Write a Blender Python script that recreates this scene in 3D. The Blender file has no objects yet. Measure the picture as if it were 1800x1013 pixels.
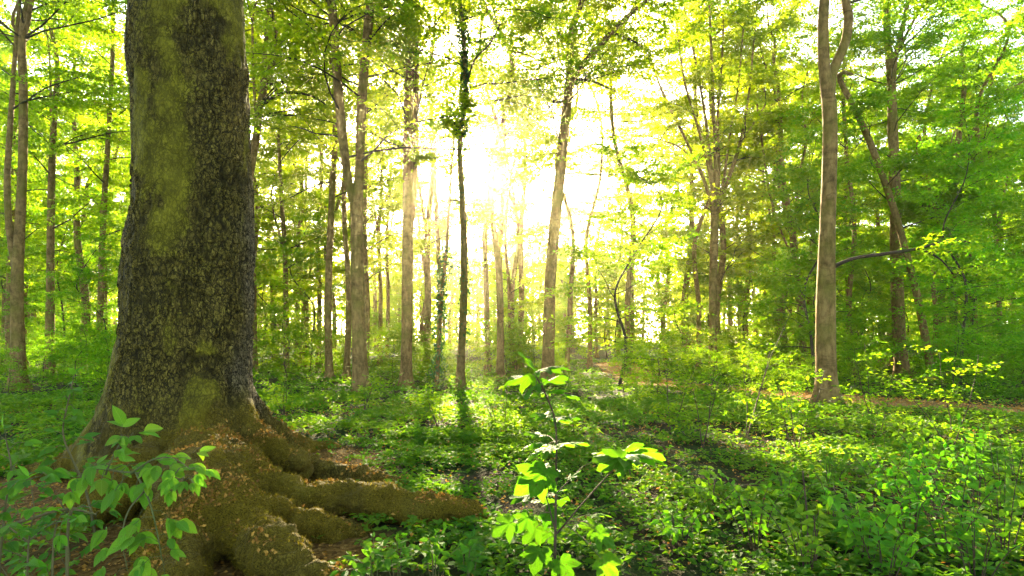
import bpy, math, random
import numpy as np
from mathutils import Vector, Matrix

# ------------------------------------------------------------------ camera, sky, sun, exposure
F, CX, HY, CH = 1100.0, 900.0, 600.0, 1.6          # focal length and horizon in photo pixels, eye height in metres
scene = bpy.context.scene
cam_data = bpy.data.cameras.new('camera')
cam_data.sensor_width = 36.0
cam_data.lens = 36.0 * F / 1800.0
cam_data.shift_y = (HY - 506.5) / 1800.0
cam_data.clip_end = 3000.0
cam_data.clip_start = 0.05
cam = bpy.data.objects.new('camera', cam_data)
scene.collection.objects.link(cam)
cam.location = (0, 0, CH)
cam.rotation_euler = (math.radians(90), 0, 0)
scene.camera = cam

SUN = Vector((-88 / F, 1.0, 345 / F)).normalized()
world = bpy.data.worlds.new('World')
scene.world = world
world.use_nodes = True
wn = world.node_tree
sky = wn.nodes.new('ShaderNodeTexSky')
sky.sky_type = 'NISHITA'
sky.sun_disc = False
sky.sun_elevation = math.asin(SUN.z)
sky.sun_rotation = math.atan2(SUN.x, SUN.y)
bg = wn.nodes['Background']
bg.inputs['Strength'].default_value = 0.12
sky.air_density = 0.4
sky.dust_density = 1.2
sky.ozone_density = 0.3
warm = wn.nodes.new('ShaderNodeMix')          # daylight white balance of the photograph: warmer than the raw sky
warm.data_type = 'RGBA'
warm.blend_type = 'MULTIPLY'
warm.inputs[0].default_value = 1.0
warm.inputs[7].default_value = (1.0, 0.97, 0.80, 1.0)
wn.links.new(sky.outputs[0], warm.inputs[6])
wn.links.new(warm.outputs[2], bg.inputs['Color'])

sun_data = bpy.data.lights.new('sun', 'SUN')
sun_data.energy = 5.0
sun_data.angle = math.radians(0.55)
sun_data.color = (1.0, 0.84, 0.52)
sun = bpy.data.objects.new('sun', sun_data)
sun.rotation_euler = SUN.to_track_quat('Z', 'Y').to_euler()
scene.collection.objects.link(sun)

vs = scene.view_settings
vs.view_transform = 'Standard'
vs.look = 'None'
vs.gamma = 1.0
vs.use_curve_mapping = False
vs.exposure = 3.75
cy = scene.cycles
cy.use_denoising = True
cy.use_adaptive_sampling = True
cy.adaptive_threshold = 0.03
cy.max_bounces = 5
cy.diffuse_bounces = 3
cy.glossy_bounces = 2
cy.transmission_bounces = 4
cy.transparent_max_bounces = 4
cy.volume_bounces = 0
cy.sample_clamp_indirect = 6.0
cy.caustics_reflective = False
cy.caustics_refractive = False

rng = np.random.default_rng(11)
random.seed(11)
C = scene.collection

# ------------------------------------------------------------------ small helpers
def at(px, py, d):
    return np.array([(px - CX) / F * d, d, CH + (HY - py) / F * d])

def _hash(ix, iy, iz, seed):
    h = (ix.astype(np.int64) * 374761393 + iy.astype(np.int64) * 668265263 + iz.astype(np.int64) * 2147483647 + seed * 974634751)
    h = (h ^ (h >> 13)) * 1274126177
    h = (h ^ (h >> 16)) * 1103515245
    h = h ^ (h >> 15)
    return (h & 0xFFFFFF).astype(np.float64) / float(0xFFFFFF)

def vnoise(P, seed=0):
    P = np.asarray(P, float)
    i = np.floor(P).astype(np.int64)
    f = P - i
    u = f * f * (3 - 2 * f)
    r = 0
    for dx in (0, 1):
        wx = u[:, 0] if dx else 1 - u[:, 0]
        for dy in (0, 1):
            wy = u[:, 1] if dy else 1 - u[:, 1]
            for dz in (0, 1):
                wz = u[:, 2] if dz else 1 - u[:, 2]
                r = r + wx * wy * wz * _hash(i[:, 0] + dx, i[:, 1] + dy, i[:, 2] + dz, seed)
    return r * 2 - 1

def fbm(P, octaves=4, seed=0):
    P = np.asarray(P, float)
    r, a = 0, 1.0
    for o in range(octaves):
        r = r + a * vnoise(P * 2 ** o, seed + o * 7)
        a *= 0.5
    return r

def sstep(a, b, x):
    t = np.clip((x - a) / (b - a), 0, 1)
    return t * t * (3 - 2 * t)

def unit(v):
    v = np.asarray(v, float)
    return v / np.maximum(np.linalg.norm(v, axis=-1, keepdims=True), 1e-9)

def make_mesh(name, V, Fc, mat, attrs=None, smooth=True, normals=None):
    """V (n,3), Fc (m,k) with one k."""
    V = np.ascontiguousarray(V, np.float32)
    Fc = np.ascontiguousarray(Fc, np.int32)
    me = bpy.data.meshes.new(name)
    m, k = Fc.shape
    me.vertices.add(len(V))
    me.vertices.foreach_set('co', V.ravel())
    me.loops.add(m * k)
    me.loops.foreach_set('vertex_index', Fc.ravel())
    me.polygons.add(m)
    me.polygons.foreach_set('loop_start', np.arange(0, m * k, k, dtype=np.int32))
    me.polygons.foreach_set('loop_total', np.full(m, k, np.int32))
    me.update(calc_edges=True)
    me.polygons.foreach_set('use_smooth', np.full(m, bool(smooth)))
    for an, av in (attrs or {}).items():
        at_ = me.attributes.new(an, 'FLOAT', 'POINT')
        at_.data.foreach_set('value', np.ascontiguousarray(av, np.float32))
    me.materials.append(mat)
    if normals is not None:
        me.normals_split_custom_set_from_vertices([tuple(n) for n in normals])
    return me

def put(name, me, parent=None, loc=None, **props):
    o = bpy.data.objects.new(name, me)
    C.objects.link(o)
    if parent is not None:
        o.parent = parent
    if loc is not None:
        o.location = loc
    for k, v in props.items():
        o[k] = v
    return o

def thing(name, label, cat, loc, group=None, rz=0.0):
    o = bpy.data.objects.new(name, None)
    C.objects.link(o)
    o.empty_display_size = 0.2
    o.location = tuple(loc)
    o.rotation_euler = (0, 0, rz)
    o['label'] = label
    o['category'] = cat
    if group:
        o['group'] = group
    return o

def copy_thing(root, loc, rz, sc, label, group, color=None):
    r = root.copy()
    C.objects.link(r)
    r.location = tuple(loc)
    r.rotation_euler = (0, 0, rz)
    r.scale = (sc, sc, sc)
    r['label'] = label
    r['group'] = group
    for ch in root.children:
        c = ch.copy()
        C.objects.link(c)
        c.parent = r
        if color is not None:
            c.color = color
    return r

class Geo:
    def __init__(s):
        s.V, s.F, s.n = [], [], 0
    def add(s, V, Fc):
        s.V.append(V)
        s.F.append(Fc + s.n)
        s.n += len(V)
    def arrays(s):
        return np.concatenate(s.V), np.concatenate(s.F)

def spline(P, n):
    """Catmull-Rom through the rows of P (any width), n samples."""
    P = np.asarray(P, float)
    if len(P) == 2:
        t = np.linspace(0, 1, n)[:, None]
        return P[0] * (1 - t) + P[1] * t
    Q = np.vstack([2 * P[0] - P[1], P, 2 * P[-1] - P[-2]])
    L = np.concatenate([[0], np.cumsum(np.linalg.norm(np.diff(P[:, :3], axis=0), axis=1))])
    u = np.linspace(0, L[-1], n)
    k = np.clip(np.searchsorted(L, u, side='right') - 1, 0, len(P) - 2)
    t = ((u - L[k]) / np.maximum(L[k + 1] - L[k], 1e-9))[:, None]
    p0, p1, p2, p3 = Q[k], Q[k + 1], Q[k + 2], Q[k + 3]
    return 0.5 * (2 * p1 + (p2 - p0) * t + (2 * p0 - 5 * p1 + 4 * p2 - p3) * t ** 2 + (3 * p1 - p0 - 3 * p2 + p3) * t ** 3)

def tube(P, R, sides, lump=0.0, seed=0):
    P = np.asarray(P, float)
    R = np.broadcast_to(np.asarray(R, float), (len(P),))
    T = unit(np.gradient(P, axis=0))
    ref = np.array([1.0, 0.0, 0.0]) if abs(T[0][0]) < 0.8 else np.array([0, 1.0, 0])
    a = np.linspace(0, 2 * np.pi, sides, endpoint=False)
    rings = []
    x = unit(ref - T[0] * (ref @ T[0]))
    for i in range(len(P)):
        x = x - T[i] * (x @ T[i])
        x = x / max(np.linalg.norm(x), 1e-9)
        y = np.cross(T[i], x)
        rings.append(P[i] + R[i] * (np.cos(a)[:, None] * x + np.sin(a)[:, None] * y))
    V = np.concatenate(rings)
    if lump:
        ctr = np.repeat(P, sides, 0)
        rad = np.repeat(R, sides)[:, None]
        q = (V - ctr) / np.maximum(rad, 1e-6)
        nz = fbm(np.stack([q[:, 0] * 1.2 + seed, q[:, 1] * 1.2, V[:, 2] * 1.1 + ctr[:, 0] * .3], 1), 3, seed)
        V = ctr + (V - ctr) * (1 + lump * nz)[:, None]
    n = len(P)
    i = np.arange(n - 1)[:, None] * sides
    j = np.arange(sides)[None, :]
    k = (j + 1) % sides
    Fc = np.stack([i + j, i + k, i + sides + k, i + sides + j], -1).reshape(-1, 4)
    return V, Fc

def leaf_arrays(P, D, N, S, rnd, width=0.62):
    """Folded diamond leaves: four corners, two triangles each."""
    D = unit(D)
    Wd = unit(np.cross(D, N))
    N = np.cross(Wd, D)
    S = np.asarray(S)[:, None]
    mid = P + D * S * 0.45
    V = np.stack([P, mid + Wd * S * width * 0.5 + N * S * 0.10, P + D * S - N * S * 0.06, mid - Wd * S * width * 0.5 + N * S * 0.10], 1).reshape(-1, 3)
    b = np.arange(len(P))[:, None] * 4
    Fc = np.concatenate([b + np.array([0, 1, 2]), b + np.array([0, 2, 3])], 0)
    return V, Fc, np.repeat(rnd, 4)

# ------------------------------------------------------------------ materials
def new_mat(name):
    m = bpy.data.materials.new(name)
    m.use_nodes = True
    nt = m.node_tree
    nt.nodes.clear()
    out = nt.nodes.new('ShaderNodeOutputMaterial')
    return m, nt, out

def N_(nt, kind, **kw):
    n = nt.nodes.new(kind)
    for k, v in kw.items():
        if k.startswith('i_'):
            n.inputs[k[2:].replace('_', ' ')].default_value = v
        else:
            setattr(n, k, v)
    return n

def mixc(nt, fac, a, b, blend='MIX'):
    n = nt.nodes.new('ShaderNodeMix')
    n.data_type = 'RGBA'
    n.blend_type = blend
    for sock, val in ((n.inputs[0], fac), (n.inputs[6], a), (n.inputs[7], b)):
        if isinstance(val, (int, float)):
            sock.default_value = val
        elif isinstance(val, tuple):
            sock.default_value = (*val, 1.0) if len(val) == 3 else val
        else:
            nt.links.new(val, sock)
    return n.outputs[2]

def math_(nt, op, a, b=None, c=None):
    n = nt.nodes.new('ShaderNodeMath')
    n.operation = op
    for i, v in enumerate((a, b, c)):
        if v is None:
            continue
        if isinstance(v, (int, float)):
            n.inputs[i].default_value = v
        else:
            nt.links.new(v, n.inputs[i])
    return n.outputs[0]

def ramp(nt, src, stops):
    n = nt.nodes.new('ShaderNodeValToRGB')
    nt.links.new(src, n.inputs[0])
    e = n.color_ramp.elements
    while len(e) < len(stops):
        e.new(0.5)
    for el, (p, c) in zip(e, stops):
        el.position = p
        el.color = (*c, 1.0) if len(c) == 3 else c
    return n.outputs[0]

def leaf_mat(name, dark, light, trans_dark, trans_light, rough=0.42, spec=0.4, mix=0.55, veins=False, per_object=False):
    m, nt, out = new_mat(name)
    L = nt.links.new
    info = N_(nt, 'ShaderNodeObjectInfo')
    if per_object:
        r = info.outputs['Random']
    else:
        r = N_(nt, 'ShaderNodeAttribute', attribute_name='rnd').outputs['Fac']
    base = mixc(nt, r, dark, light)
    tr = mixc(nt, r, trans_dark, trans_light)
    bump = None
    if veins:
        tc = N_(nt, 'ShaderNodeTexCoord')
        sp = N_(nt, 'ShaderNodeSeparateXYZ')
        L(tc.outputs['Object'], sp.inputs[0])
        ax = math_(nt, 'ABSOLUTE', sp.outputs[0])
        rib = math_(nt, 'LESS_THAN', ax, 0.012)
        side = math_(nt, 'SINE', math_(nt, 'MULTIPLY', math_(nt, 'SUBTRACT', sp.outputs[1], math_(nt, 'MULTIPLY', ax, 0.9)), 52.0))
        vein = math_(nt, 'MAXIMUM', rib, math_(nt, 'MULTIPLY', math_(nt, 'GREATER_THAN', side, 0.9), 0.55))
        no = N_(nt, 'ShaderNodeTexNoise', i_Scale=3.0, i_Detail=3.0)
        L(tc.outputs['Object'], no.inputs['Vector'])
        base = mixc(nt, math_(nt, 'MULTIPLY', no.outputs[0], 0.5), base, tuple(c * 0.55 for c in dark))
        sp2 = N_(nt, 'ShaderNodeTexNoise', i_Scale=9.0, i_Detail=2.0)
        vm = N_(nt, 'ShaderNodeVectorMath', operation='ADD')
        L(tc.outputs['Object'], vm.inputs[0]); L(info.outputs['Location'], vm.inputs[1])
        L(vm.outputs[0], sp2.inputs['Vector'])
        spots = ramp(nt, sp2.outputs[0], [(.66, (0, 0, 0)), (.72, (.8, .8, .8))])
        base = mixc(nt, spots, base, (.11, .075, .02))
        tr = mixc(nt, spots, tr, (.10, .06, .01))
        base = mixc(nt, math_(nt, 'MULTIPLY', vein, 0.6), base, tuple(min(1, c * 1.9 + .02) for c in light))
        tr = mixc(nt, math_(nt, 'MULTIPLY', vein, 0.4), tr, tuple(c * 0.45 for c in trans_dark))
        bp = N_(nt, 'ShaderNodeBump', i_Strength=0.35, i_Distance=0.02)
        L(math_(nt, 'MULTIPLY', side, 1.0), bp.inputs['Height'])
        bump = bp.outputs[0]
    base = mixc(nt, 1.0, base, info.outputs['Color'], 'MULTIPLY')
    tr = mixc(nt, 1.0, tr, info.outputs['Color'], 'MULTIPLY')
    p = N_(nt, 'ShaderNodeBsdfPrincipled')
    p.inputs['Roughness'].default_value = rough
    p.inputs['Specular IOR Level'].default_value = spec
    L(base, p.inputs['Base Color'])
    t = N_(nt, 'ShaderNodeBsdfTranslucent')
    L(tr, t.inputs['Color'])
    if bump is not None:
        L(bump, p.inputs['Normal'])
    mx = N_(nt, 'ShaderNodeMixShader')
    mx.inputs[0].default_value = mix
    L(p.outputs[0], mx.inputs[1])
    L(t.outputs[0], mx.inputs[2])
    L(mx.outputs[0], out.inputs['Surface'])
    return m

M_crown = leaf_mat('beech_leaf', (0.045, 0.115, 0.004), (0.090, 0.160, 0.005), (0.30, 0.48, 0.006), (0.56, 0.60, 0.008), rough=.6, spec=.08, mix=.62)
M_under = leaf_mat('young_beech_leaf', (0.032, 0.110, 0.004), (0.080, 0.165, 0.006), (0.20, 0.46, 0.006), (0.46, 0.58, 0.008), rough=.6, spec=.08, mix=.58)
M_herb = leaf_mat('herb_leaf', (0.032, 0.115, 0.004), (0.090, 0.175, 0.006), (0.12, 0.34, 0.006), (0.30, 0.46, 0.008), rough=.6, spec=.12, mix=.5)
M_near = leaf_mat('foreground_leaf', (0.045, 0.150, 0.008), (0.085, 0.200, 0.012), (0.09, 0.30, 0.006), (0.16, 0.38, 0.010), rough=.6, spec=.12, mix=.5, veins=True, per_object=True)
M_syc = leaf_mat('sycamore_leaf', (0.040, 0.140, 0.006), (0.075, 0.180, 0.008), (0.075, 0.25, 0.004), (0.14, 0.33, 0.006), rough=.6, spec=.1, mix=.6, per_object=True, veins=True)
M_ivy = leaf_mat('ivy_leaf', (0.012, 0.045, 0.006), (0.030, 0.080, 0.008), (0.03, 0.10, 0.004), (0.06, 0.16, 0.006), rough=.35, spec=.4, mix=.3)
M_scale = leaf_mat('bud_scale', (0.20, 0.085, 0.012), (0.60, 0.310, 0.045), (0.24, 0.10, 0.008), (0.42, 0.20, 0.02), rough=.7, spec=.15, mix=.35)

M_moss = leaf_mat('moss', (0.090, 0.065, 0.006), (0.36, 0.245, 0.018), (0.10, 0.07, 0.006), (0.34, 0.23, 0.014), rough=.8, spec=.03, mix=.3)

def bark_mat(name, c0, c1, green, rough=.85, scale=1.0):
    m, nt, out = new_mat(name)
    L = nt.links.new
    tc = N_(nt, 'ShaderNodeTexCoord')
    mp = N_(nt, 'ShaderNodeMapping')
    mp.inputs['Scale'].default_value = (6 * scale, 6 * scale, 2.8 * scale)
    L(tc.outputs['Object'], mp.inputs[0])
    n1 = N_(nt, 'ShaderNodeTexNoise', i_Scale=1.6, i_Detail=7.0, i_Roughness=.65)
    L(mp.outputs[0], n1.inputs['Vector'])
    mp2 = N_(nt, 'ShaderNodeMapping')
    mp2.inputs['Scale'].default_value = (2.2, 2.2, 5.5)
    L(tc.outputs['Object'], mp2.inputs[0])
    n2 = N_(nt, 'ShaderNodeTexNoise', i_Scale=1.0, i_Detail=6.0, i_Roughness=.65, i_Distortion=1.2)
    L(mp2.outputs[0], n2.inputs['Vector'])
    n3 = N_(nt, 'ShaderNodeTexNoise', i_Scale=1.3, i_Detail=4.0)
    L(tc.outputs['Object'], n3.inputs['Vector'])
    col = ramp(nt, n1.outputs[0], [(.3, c0), (.7, c1)])
    col = mixc(nt, ramp(nt, n2.outputs[0], [(.52, (0, 0, 0)), (.72, (.7, .7, .7))]), col, tuple(c * .45 for c in c0))
    col = mixc(nt, ramp(nt, n3.outputs[0], [(.48, (0, 0, 0)), (.66, (.75, .75, .75))]), col, green)
    p = N_(nt, 'ShaderNodeBsdfPrincipled')
    p.inputs['Roughness'].default_value = rough
    p.inputs['Specular IOR Level'].default_value = .05
    L(col, p.inputs['Base Color'])
    b = N_(nt, 'ShaderNodeBump', i_Strength=.7, i_Distance=.03)
    L(math_(nt, 'ADD', n1.outputs[0], math_(nt, 'MULTIPLY', n2.outputs[0], .6)), b.inputs['Height'])
    L(b.outputs[0], p.inputs['Normal'])
    L(p.outputs[0], out.inputs['Surface'])
    return m

M_bark = bark_mat('beech_bark', (0.075, 0.041, 0.010), (0.290, 0.175, 0.054), (0.120, 0.105, 0.012))
M_twig = bark_mat('twig_bark', (0.035, 0.024, 0.014), (0.085, 0.060, 0.035), (0.050, 0.055, 0.018))
M_stem = bark_mat('green_stem', (0.10, 0.085, 0.03), (0.17, 0.13, 0.05), (0.08, 0.12, 0.02), rough=.6, scale=3)
M_redstem = bark_mat('brown_stem', (0.05, 0.03, 0.018), (0.12, 0.075, 0.04), (0.09, 0.07, 0.03), rough=.6, scale=3)

def old_bark():
    m, nt, out = new_mat('old_beech_bark')
    L = nt.links.new
    tc = N_(nt, 'ShaderNodeTexCoord')
    crack = N_(nt, 'ShaderNodeAttribute', attribute_name='crack').outputs['Fac']
    algae = N_(nt, 'ShaderNodeAttribute', attribute_name='algae').outputs['Fac']
    moss = N_(nt, 'ShaderNodeAttribute', attribute_name='moss').outputs['Fac']
    mp = N_(nt, 'ShaderNodeMapping')
    mp.inputs['Scale'].default_value = (1, 1, .42)
    L(tc.outputs['Object'], mp.inputs[0])
    v1 = N_(nt, 'ShaderNodeTexNoise', i_Scale=30.0, i_Detail=3.0, i_Distortion=.6)
    L(mp.outputs[0], v1.inputs['Vector'])
    v2 = N_(nt, 'ShaderNodeTexNoise', i_Scale=46.0, i_Detail=2.0, i_Distortion=.9)
    L(tc.outputs['Object'], v2.inputs['Vector'])
    ce = math_(nt, 'MINIMUM', math_(nt, 'ABSOLUTE', math_(nt, 'SUBTRACT', v1.outputs[0], .5)), math_(nt, 'ADD', .008, math_(nt, 'ABSOLUTE', math_(nt, 'SUBTRACT', v2.outputs[0], .5))))
    vo = N_(nt, 'ShaderNodeTexVoronoi', feature='DISTANCE_TO_EDGE', i_Scale=16.0)
    mpv = N_(nt, 'ShaderNodeMapping')
    mpv.inputs['Scale'].default_value = (1, 1, .6)
    L(tc.outputs['Object'], mpv.inputs[0])
    wob = N_(nt, 'ShaderNodeTexNoise', i_Scale=16.0, i_Detail=4.0)
    L(tc.outputs['Object'], wob.inputs['Vector'])
    add = N_(nt, 'ShaderNodeMixRGB', blend_type='ADD')
    add.inputs[0].default_value = .07
    L(mpv.outputs[0], add.inputs[1]); L(wob.outputs['Color'], add.inputs[2])
    L(add.outputs[0], vo.inputs['Vector'])
    ce = math_(nt, 'MINIMUM', ce, math_(nt, 'MULTIPLY', vo.outputs['Distance'], .55))
    edge = ramp(nt, ce, [(0.0, (1, 1, 1)), (.014, (.85, .85, .85)), (.048, (0, 0, 0))])
    n1 = N_(nt, 'ShaderNodeTexNoise', i_Scale=38.0, i_Detail=6.0, i_Roughness=.7)
    L(mp.outputs[0], n1.inputs['Vector'])
    n2 = N_(nt, 'ShaderNodeTexNoise', i_Scale=5.0, i_Detail=5.0, i_Roughness=.6)
    L(tc.outputs['Object'], n2.inputs['Vector'])
    n3 = N_(nt, 'ShaderNodeTexNoise', i_Scale=120.0, i_Detail=4.0, i_Roughness=.7)
    L(tc.outputs['Object'], n3.inputs['Vector'])
    plate = ramp(nt, n1.outputs[0], [(.3, (.085, .058, .008)), (.7, (.320, .230, .036))])
    al = ramp(nt, n2.outputs[0], [(.3, (.11, .090, .006)), (.7, (.33, .27, .016))])
    rag = ramp(nt, math_(nt, 'SUBTRACT', math_(nt, 'ADD', algae, math_(nt, 'ADD', math_(nt, 'MULTIPLY', n1.outputs[0], 1.9), math_(nt, 'MULTIPLY', n2.outputs[0], 1.1))), 1.5), [(.15, (0, 0, 0)), (.55, (.9, .9, .9))])
    dry = N_(nt, 'ShaderNodeAttribute', attribute_name='dry').outputs['Fac']  # dry: mask of the sunlight painted into the bark
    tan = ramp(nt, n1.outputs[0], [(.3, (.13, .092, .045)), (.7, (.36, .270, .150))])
    plate = mixc(nt, math_(nt, 'MULTIPLY', dry, math_(nt, 'ADD', .5, math_(nt, 'MULTIPLY', n2.outputs[0], .6))), plate, tan)  # plates turn tan where sunlight is painted into the bark
    col = mixc(nt, rag, plate, al)
    fine = math_(nt, 'MULTIPLY', edge, math_(nt, 'SUBTRACT', 1.0, math_(nt, 'MULTIPLY', algae, .5)))
    dk = math_(nt, 'MAXIMUM', math_(nt, 'MULTIPLY', fine, .95), math_(nt, 'MULTIPLY', crack, .9))
    col = mixc(nt, dk, col, (.012, .009, .005))
    mcol = ramp(nt, n3.outputs[0], [(.35, (.060, .042, .004)), (.65, (.34, .225, .016))])
    col = mixc(nt, moss, col, mcol)
    p = N_(nt, 'ShaderNodeBsdfPrincipled')
    L(ramp(nt, n1.outputs[0], [(.3, (.9, .9, .9)), (.7, (.62, .62, .62))]), p.inputs['Roughness'])
    p.inputs['Specular IOR Level'].default_value = .06
    L(col, p.inputs['Base Color'])
    h = math_(nt, 'SUBTRACT', math_(nt, 'MULTIPLY', n1.outputs[0], .8), math_(nt, 'MULTIPLY', fine, .9))
    h = math_(nt, 'ADD', h, math_(nt, 'MULTIPLY', n3.outputs[0], math_(nt, 'ADD', .25, math_(nt, 'MULTIPLY', moss, 1.0))))
    b = N_(nt, 'ShaderNodeBump', i_Strength=1.0, i_Distance=.026)
    L(h, b.inputs['Height'])
    L(b.outputs[0], p.inputs['Normal'])
    L(p.outputs[0], out.inputs['Surface'])
    return m
M_old = old_bark()

def ground_mat(name, path=False):
    m, nt, out = new_mat(name)
    L = nt.links.new
    tc = N_(nt, 'ShaderNodeTexCoord')
    lit = N_(nt, 'ShaderNodeAttribute', attribute_name='litter').outputs['Fac']
    a = N_(nt, 'ShaderNodeTexNoise', i_Scale=1.3, i_Detail=6.0, i_Roughness=.6)
    b = N_(nt, 'ShaderNodeTexVoronoi', i_Scale=34.0)
    c = N_(nt, 'ShaderNodeTexNoise', i_Scale=60.0, i_Detail=5.0, i_Roughness=.7)
    for n in (a, b, c):
        L(tc.outputs['Object'], n.inputs['Vector'])
    soil = ramp(nt, c.outputs[0], [(.3, (.020, .014, .007)), (.7, (.075, .050, .020))])
    green = ramp(nt, b.outputs['Color'], [(.1, (.012, .030, .005)), (.9, (.045, .075, .012))])
    lt = ramp(nt, b.outputs['Color'], [(.1, (.085, .042, .006)), (.55, (.21, .110, .018)), (.95, (.36, .21, .045))])
    lt = mixc(nt, math_(nt, 'MULTIPLY', c.outputs[0], .7), lt, (.06, .03, .012))
    if path:
        lt2 = ramp(nt, a.outputs[0], [(.35, (.26, .14, .045)), (.65, (.50, .32, .13))])
        col = mixc(nt, .55, lt, lt2)
    else:
        col = mixc(nt, ramp(nt, a.outputs[0], [(.4, (0, 0, 0)), (.6, (1, 1, 1))]), soil, green)
        col = mixc(nt, lit, col, lt)
    p = N_(nt, 'ShaderNodeBsdfPrincipled')
    p.inputs['Roughness'].default_value = .9
    p.inputs['Specular IOR Level'].default_value = .05
    L(col, p.inputs['Base Color'])
    bp = N_(nt, 'ShaderNodeBump', i_Strength=.8, i_Distance=.03)
    L(math_(nt, 'ADD', math_(nt, 'MULTIPLY', b.outputs['Distance'], 1.0), c.outputs[0]), bp.inputs['Height'])
    L(bp.outputs[0], p.inputs['Normal'])
    L(p.outputs[0], out.inputs['Surface'])
    return m
M_ground = ground_mat('forest_soil')
M_path = ground_mat('path_litter', True)

# ------------------------------------------------------------------ ground and path
BT = np.array([-3.583, 7.0])        # the big beech stands here
PATH = np.array([[6.5, 40.0], [5.6, 30.0], [5.2, 24.0], [5.9, 19.8], [7.5, 17.0], [9.6, 14.2], [12.0, 12.2], [16, 10.6], [24, 9.5]])
PATHS = spline(np.c_[PATH, np.zeros(len(PATH))], 120)[:, :2]

def path_dist(x, y):
    d = np.full(np.shape(x), 1e9)
    for p in PATHS[::2]:
        d = np.minimum(d, np.hypot(x - p[0], y - p[1]))
    return d

def ground_z(x, y):
    x = np.atleast_1d(np.asarray(x, float)); y = np.atleast_1d(np.asarray(y, float))
    z = 0.16 * vnoise(np.stack([x * .11, y * .11, 0 * x], 1), 3) + 0.05 * vnoise(np.stack([x * .45, y * .45, 0 * x], 1), 5)
    z = z * sstep(0, 6, np.hypot(x, y))
    d = np.hypot(x - BT[0], y - BT[1])
    z = z + .10 * np.exp(-(d / 1.9) ** 2)
    z = z + 0.9 * sstep(35, 90, np.hypot(x, y))
    z = z + .10 * np.exp(-(path_dist(x, y) / 1.6) ** 2)
    return z

def litter_mask(x, y):
    d = np.hypot((x - BT[0]) * .75, (y - BT[1]) * .8 + .5)
    n = fbm(np.stack([x * 1.1, y * 1.1, 0 * x], 1), 3, 21)
    m = 1 - sstep(1.35, 2.1, d + n * .45)
    d2 = np.hypot((x + 2.1) / 1.1, (y - 4.3) / .9)
    m = np.maximum(m, 1 - sstep(.8, 1.35, d2 + n * .3))
    m = np.maximum(m, .9 * sstep(.85, 1.1, fbm(np.stack([x * .35, y * .35, 0 * x + 4], 1), 3, 33)))
    return m

u = np.linspace(-1, 1, 241)
gx = np.sign(u) * (np.abs(u) * 14 + np.abs(u) ** 5 * 420)
gy = gx + 10
X, Y = np.meshgrid(gx, gy)
Xf, Yf = X.ravel(), Y.ravel()
Z = ground_z(Xf, Yf)
n = len(u)
ii = np.arange((n - 1) * n).reshape(n - 1, n)[:, :-1].ravel()
gF = np.stack([ii, ii + 1, ii + n + 1, ii + n], 1)
put('ground', make_mesh('ground', np.stack([Xf, Yf, Z], 1), gF, M_ground, {'litter': litter_mask(Xf, Yf)}), kind='structure')

T = unit(np.gradient(PATHS, axis=0))
side = np.stack([-T[:, 1], T[:, 0]], 1)
rows = []
for s in np.linspace(-1, 1, 9):
    wv = 1.35 + .45 * vnoise(np.stack([np.arange(120) * .17, np.full(120, s * .5), np.zeros(120)], 1), 9)
    q = PATHS + side * (s * wv)[:, None]
    rows.append(np.c_[q, ground_z(q[:, 0], q[:, 1]) + .012 - .05 * abs(s) ** 6])
PV = np.stack(rows, 1).reshape(-1, 3)
ii = (np.arange(119)[:, None] * 9 + np.arange(8)[None]).ravel()
put('path', make_mesh('path', PV, np.stack([ii, ii + 9, ii + 10, ii + 1], 1), M_path), kind='structure')

# ------------------------------------------------------------------ the old beech
k = 7.0 / F
prof = np.array([  # photo row, left edge, right edge of the trunk at seven metres
    (-900, 262, 410), (-500, 255, 415), (-200, 248, 420), (0, 243, 425), (60, 239, 430), (120, 235, 432), (160, 240, 431), (200, 243, 433), (300, 243, 437), (400, 238, 438), (450, 233, 438),
    (500, 228, 437), (550, 225, 437), (600, 218, 436), (650, 208, 435), (700, 194, 436), (750, 180, 440), (790, 168, 452), (860, 160, 470)])
pz = CH + (HY - prof[:, 0]) * k
pc = ((prof[:, 1] + prof[:, 2]) / 2 - CX) * k
pr = (prof[:, 2] - prof[:, 1]) / 2 * k
o_ = np.argsort(pz)
pz, pc, pr = pz[o_], pc[o_], pr[o_]

def trunk_xr(z):
    return np.interp(z, pz, pc), np.interp(z, pz, pr)

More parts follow.
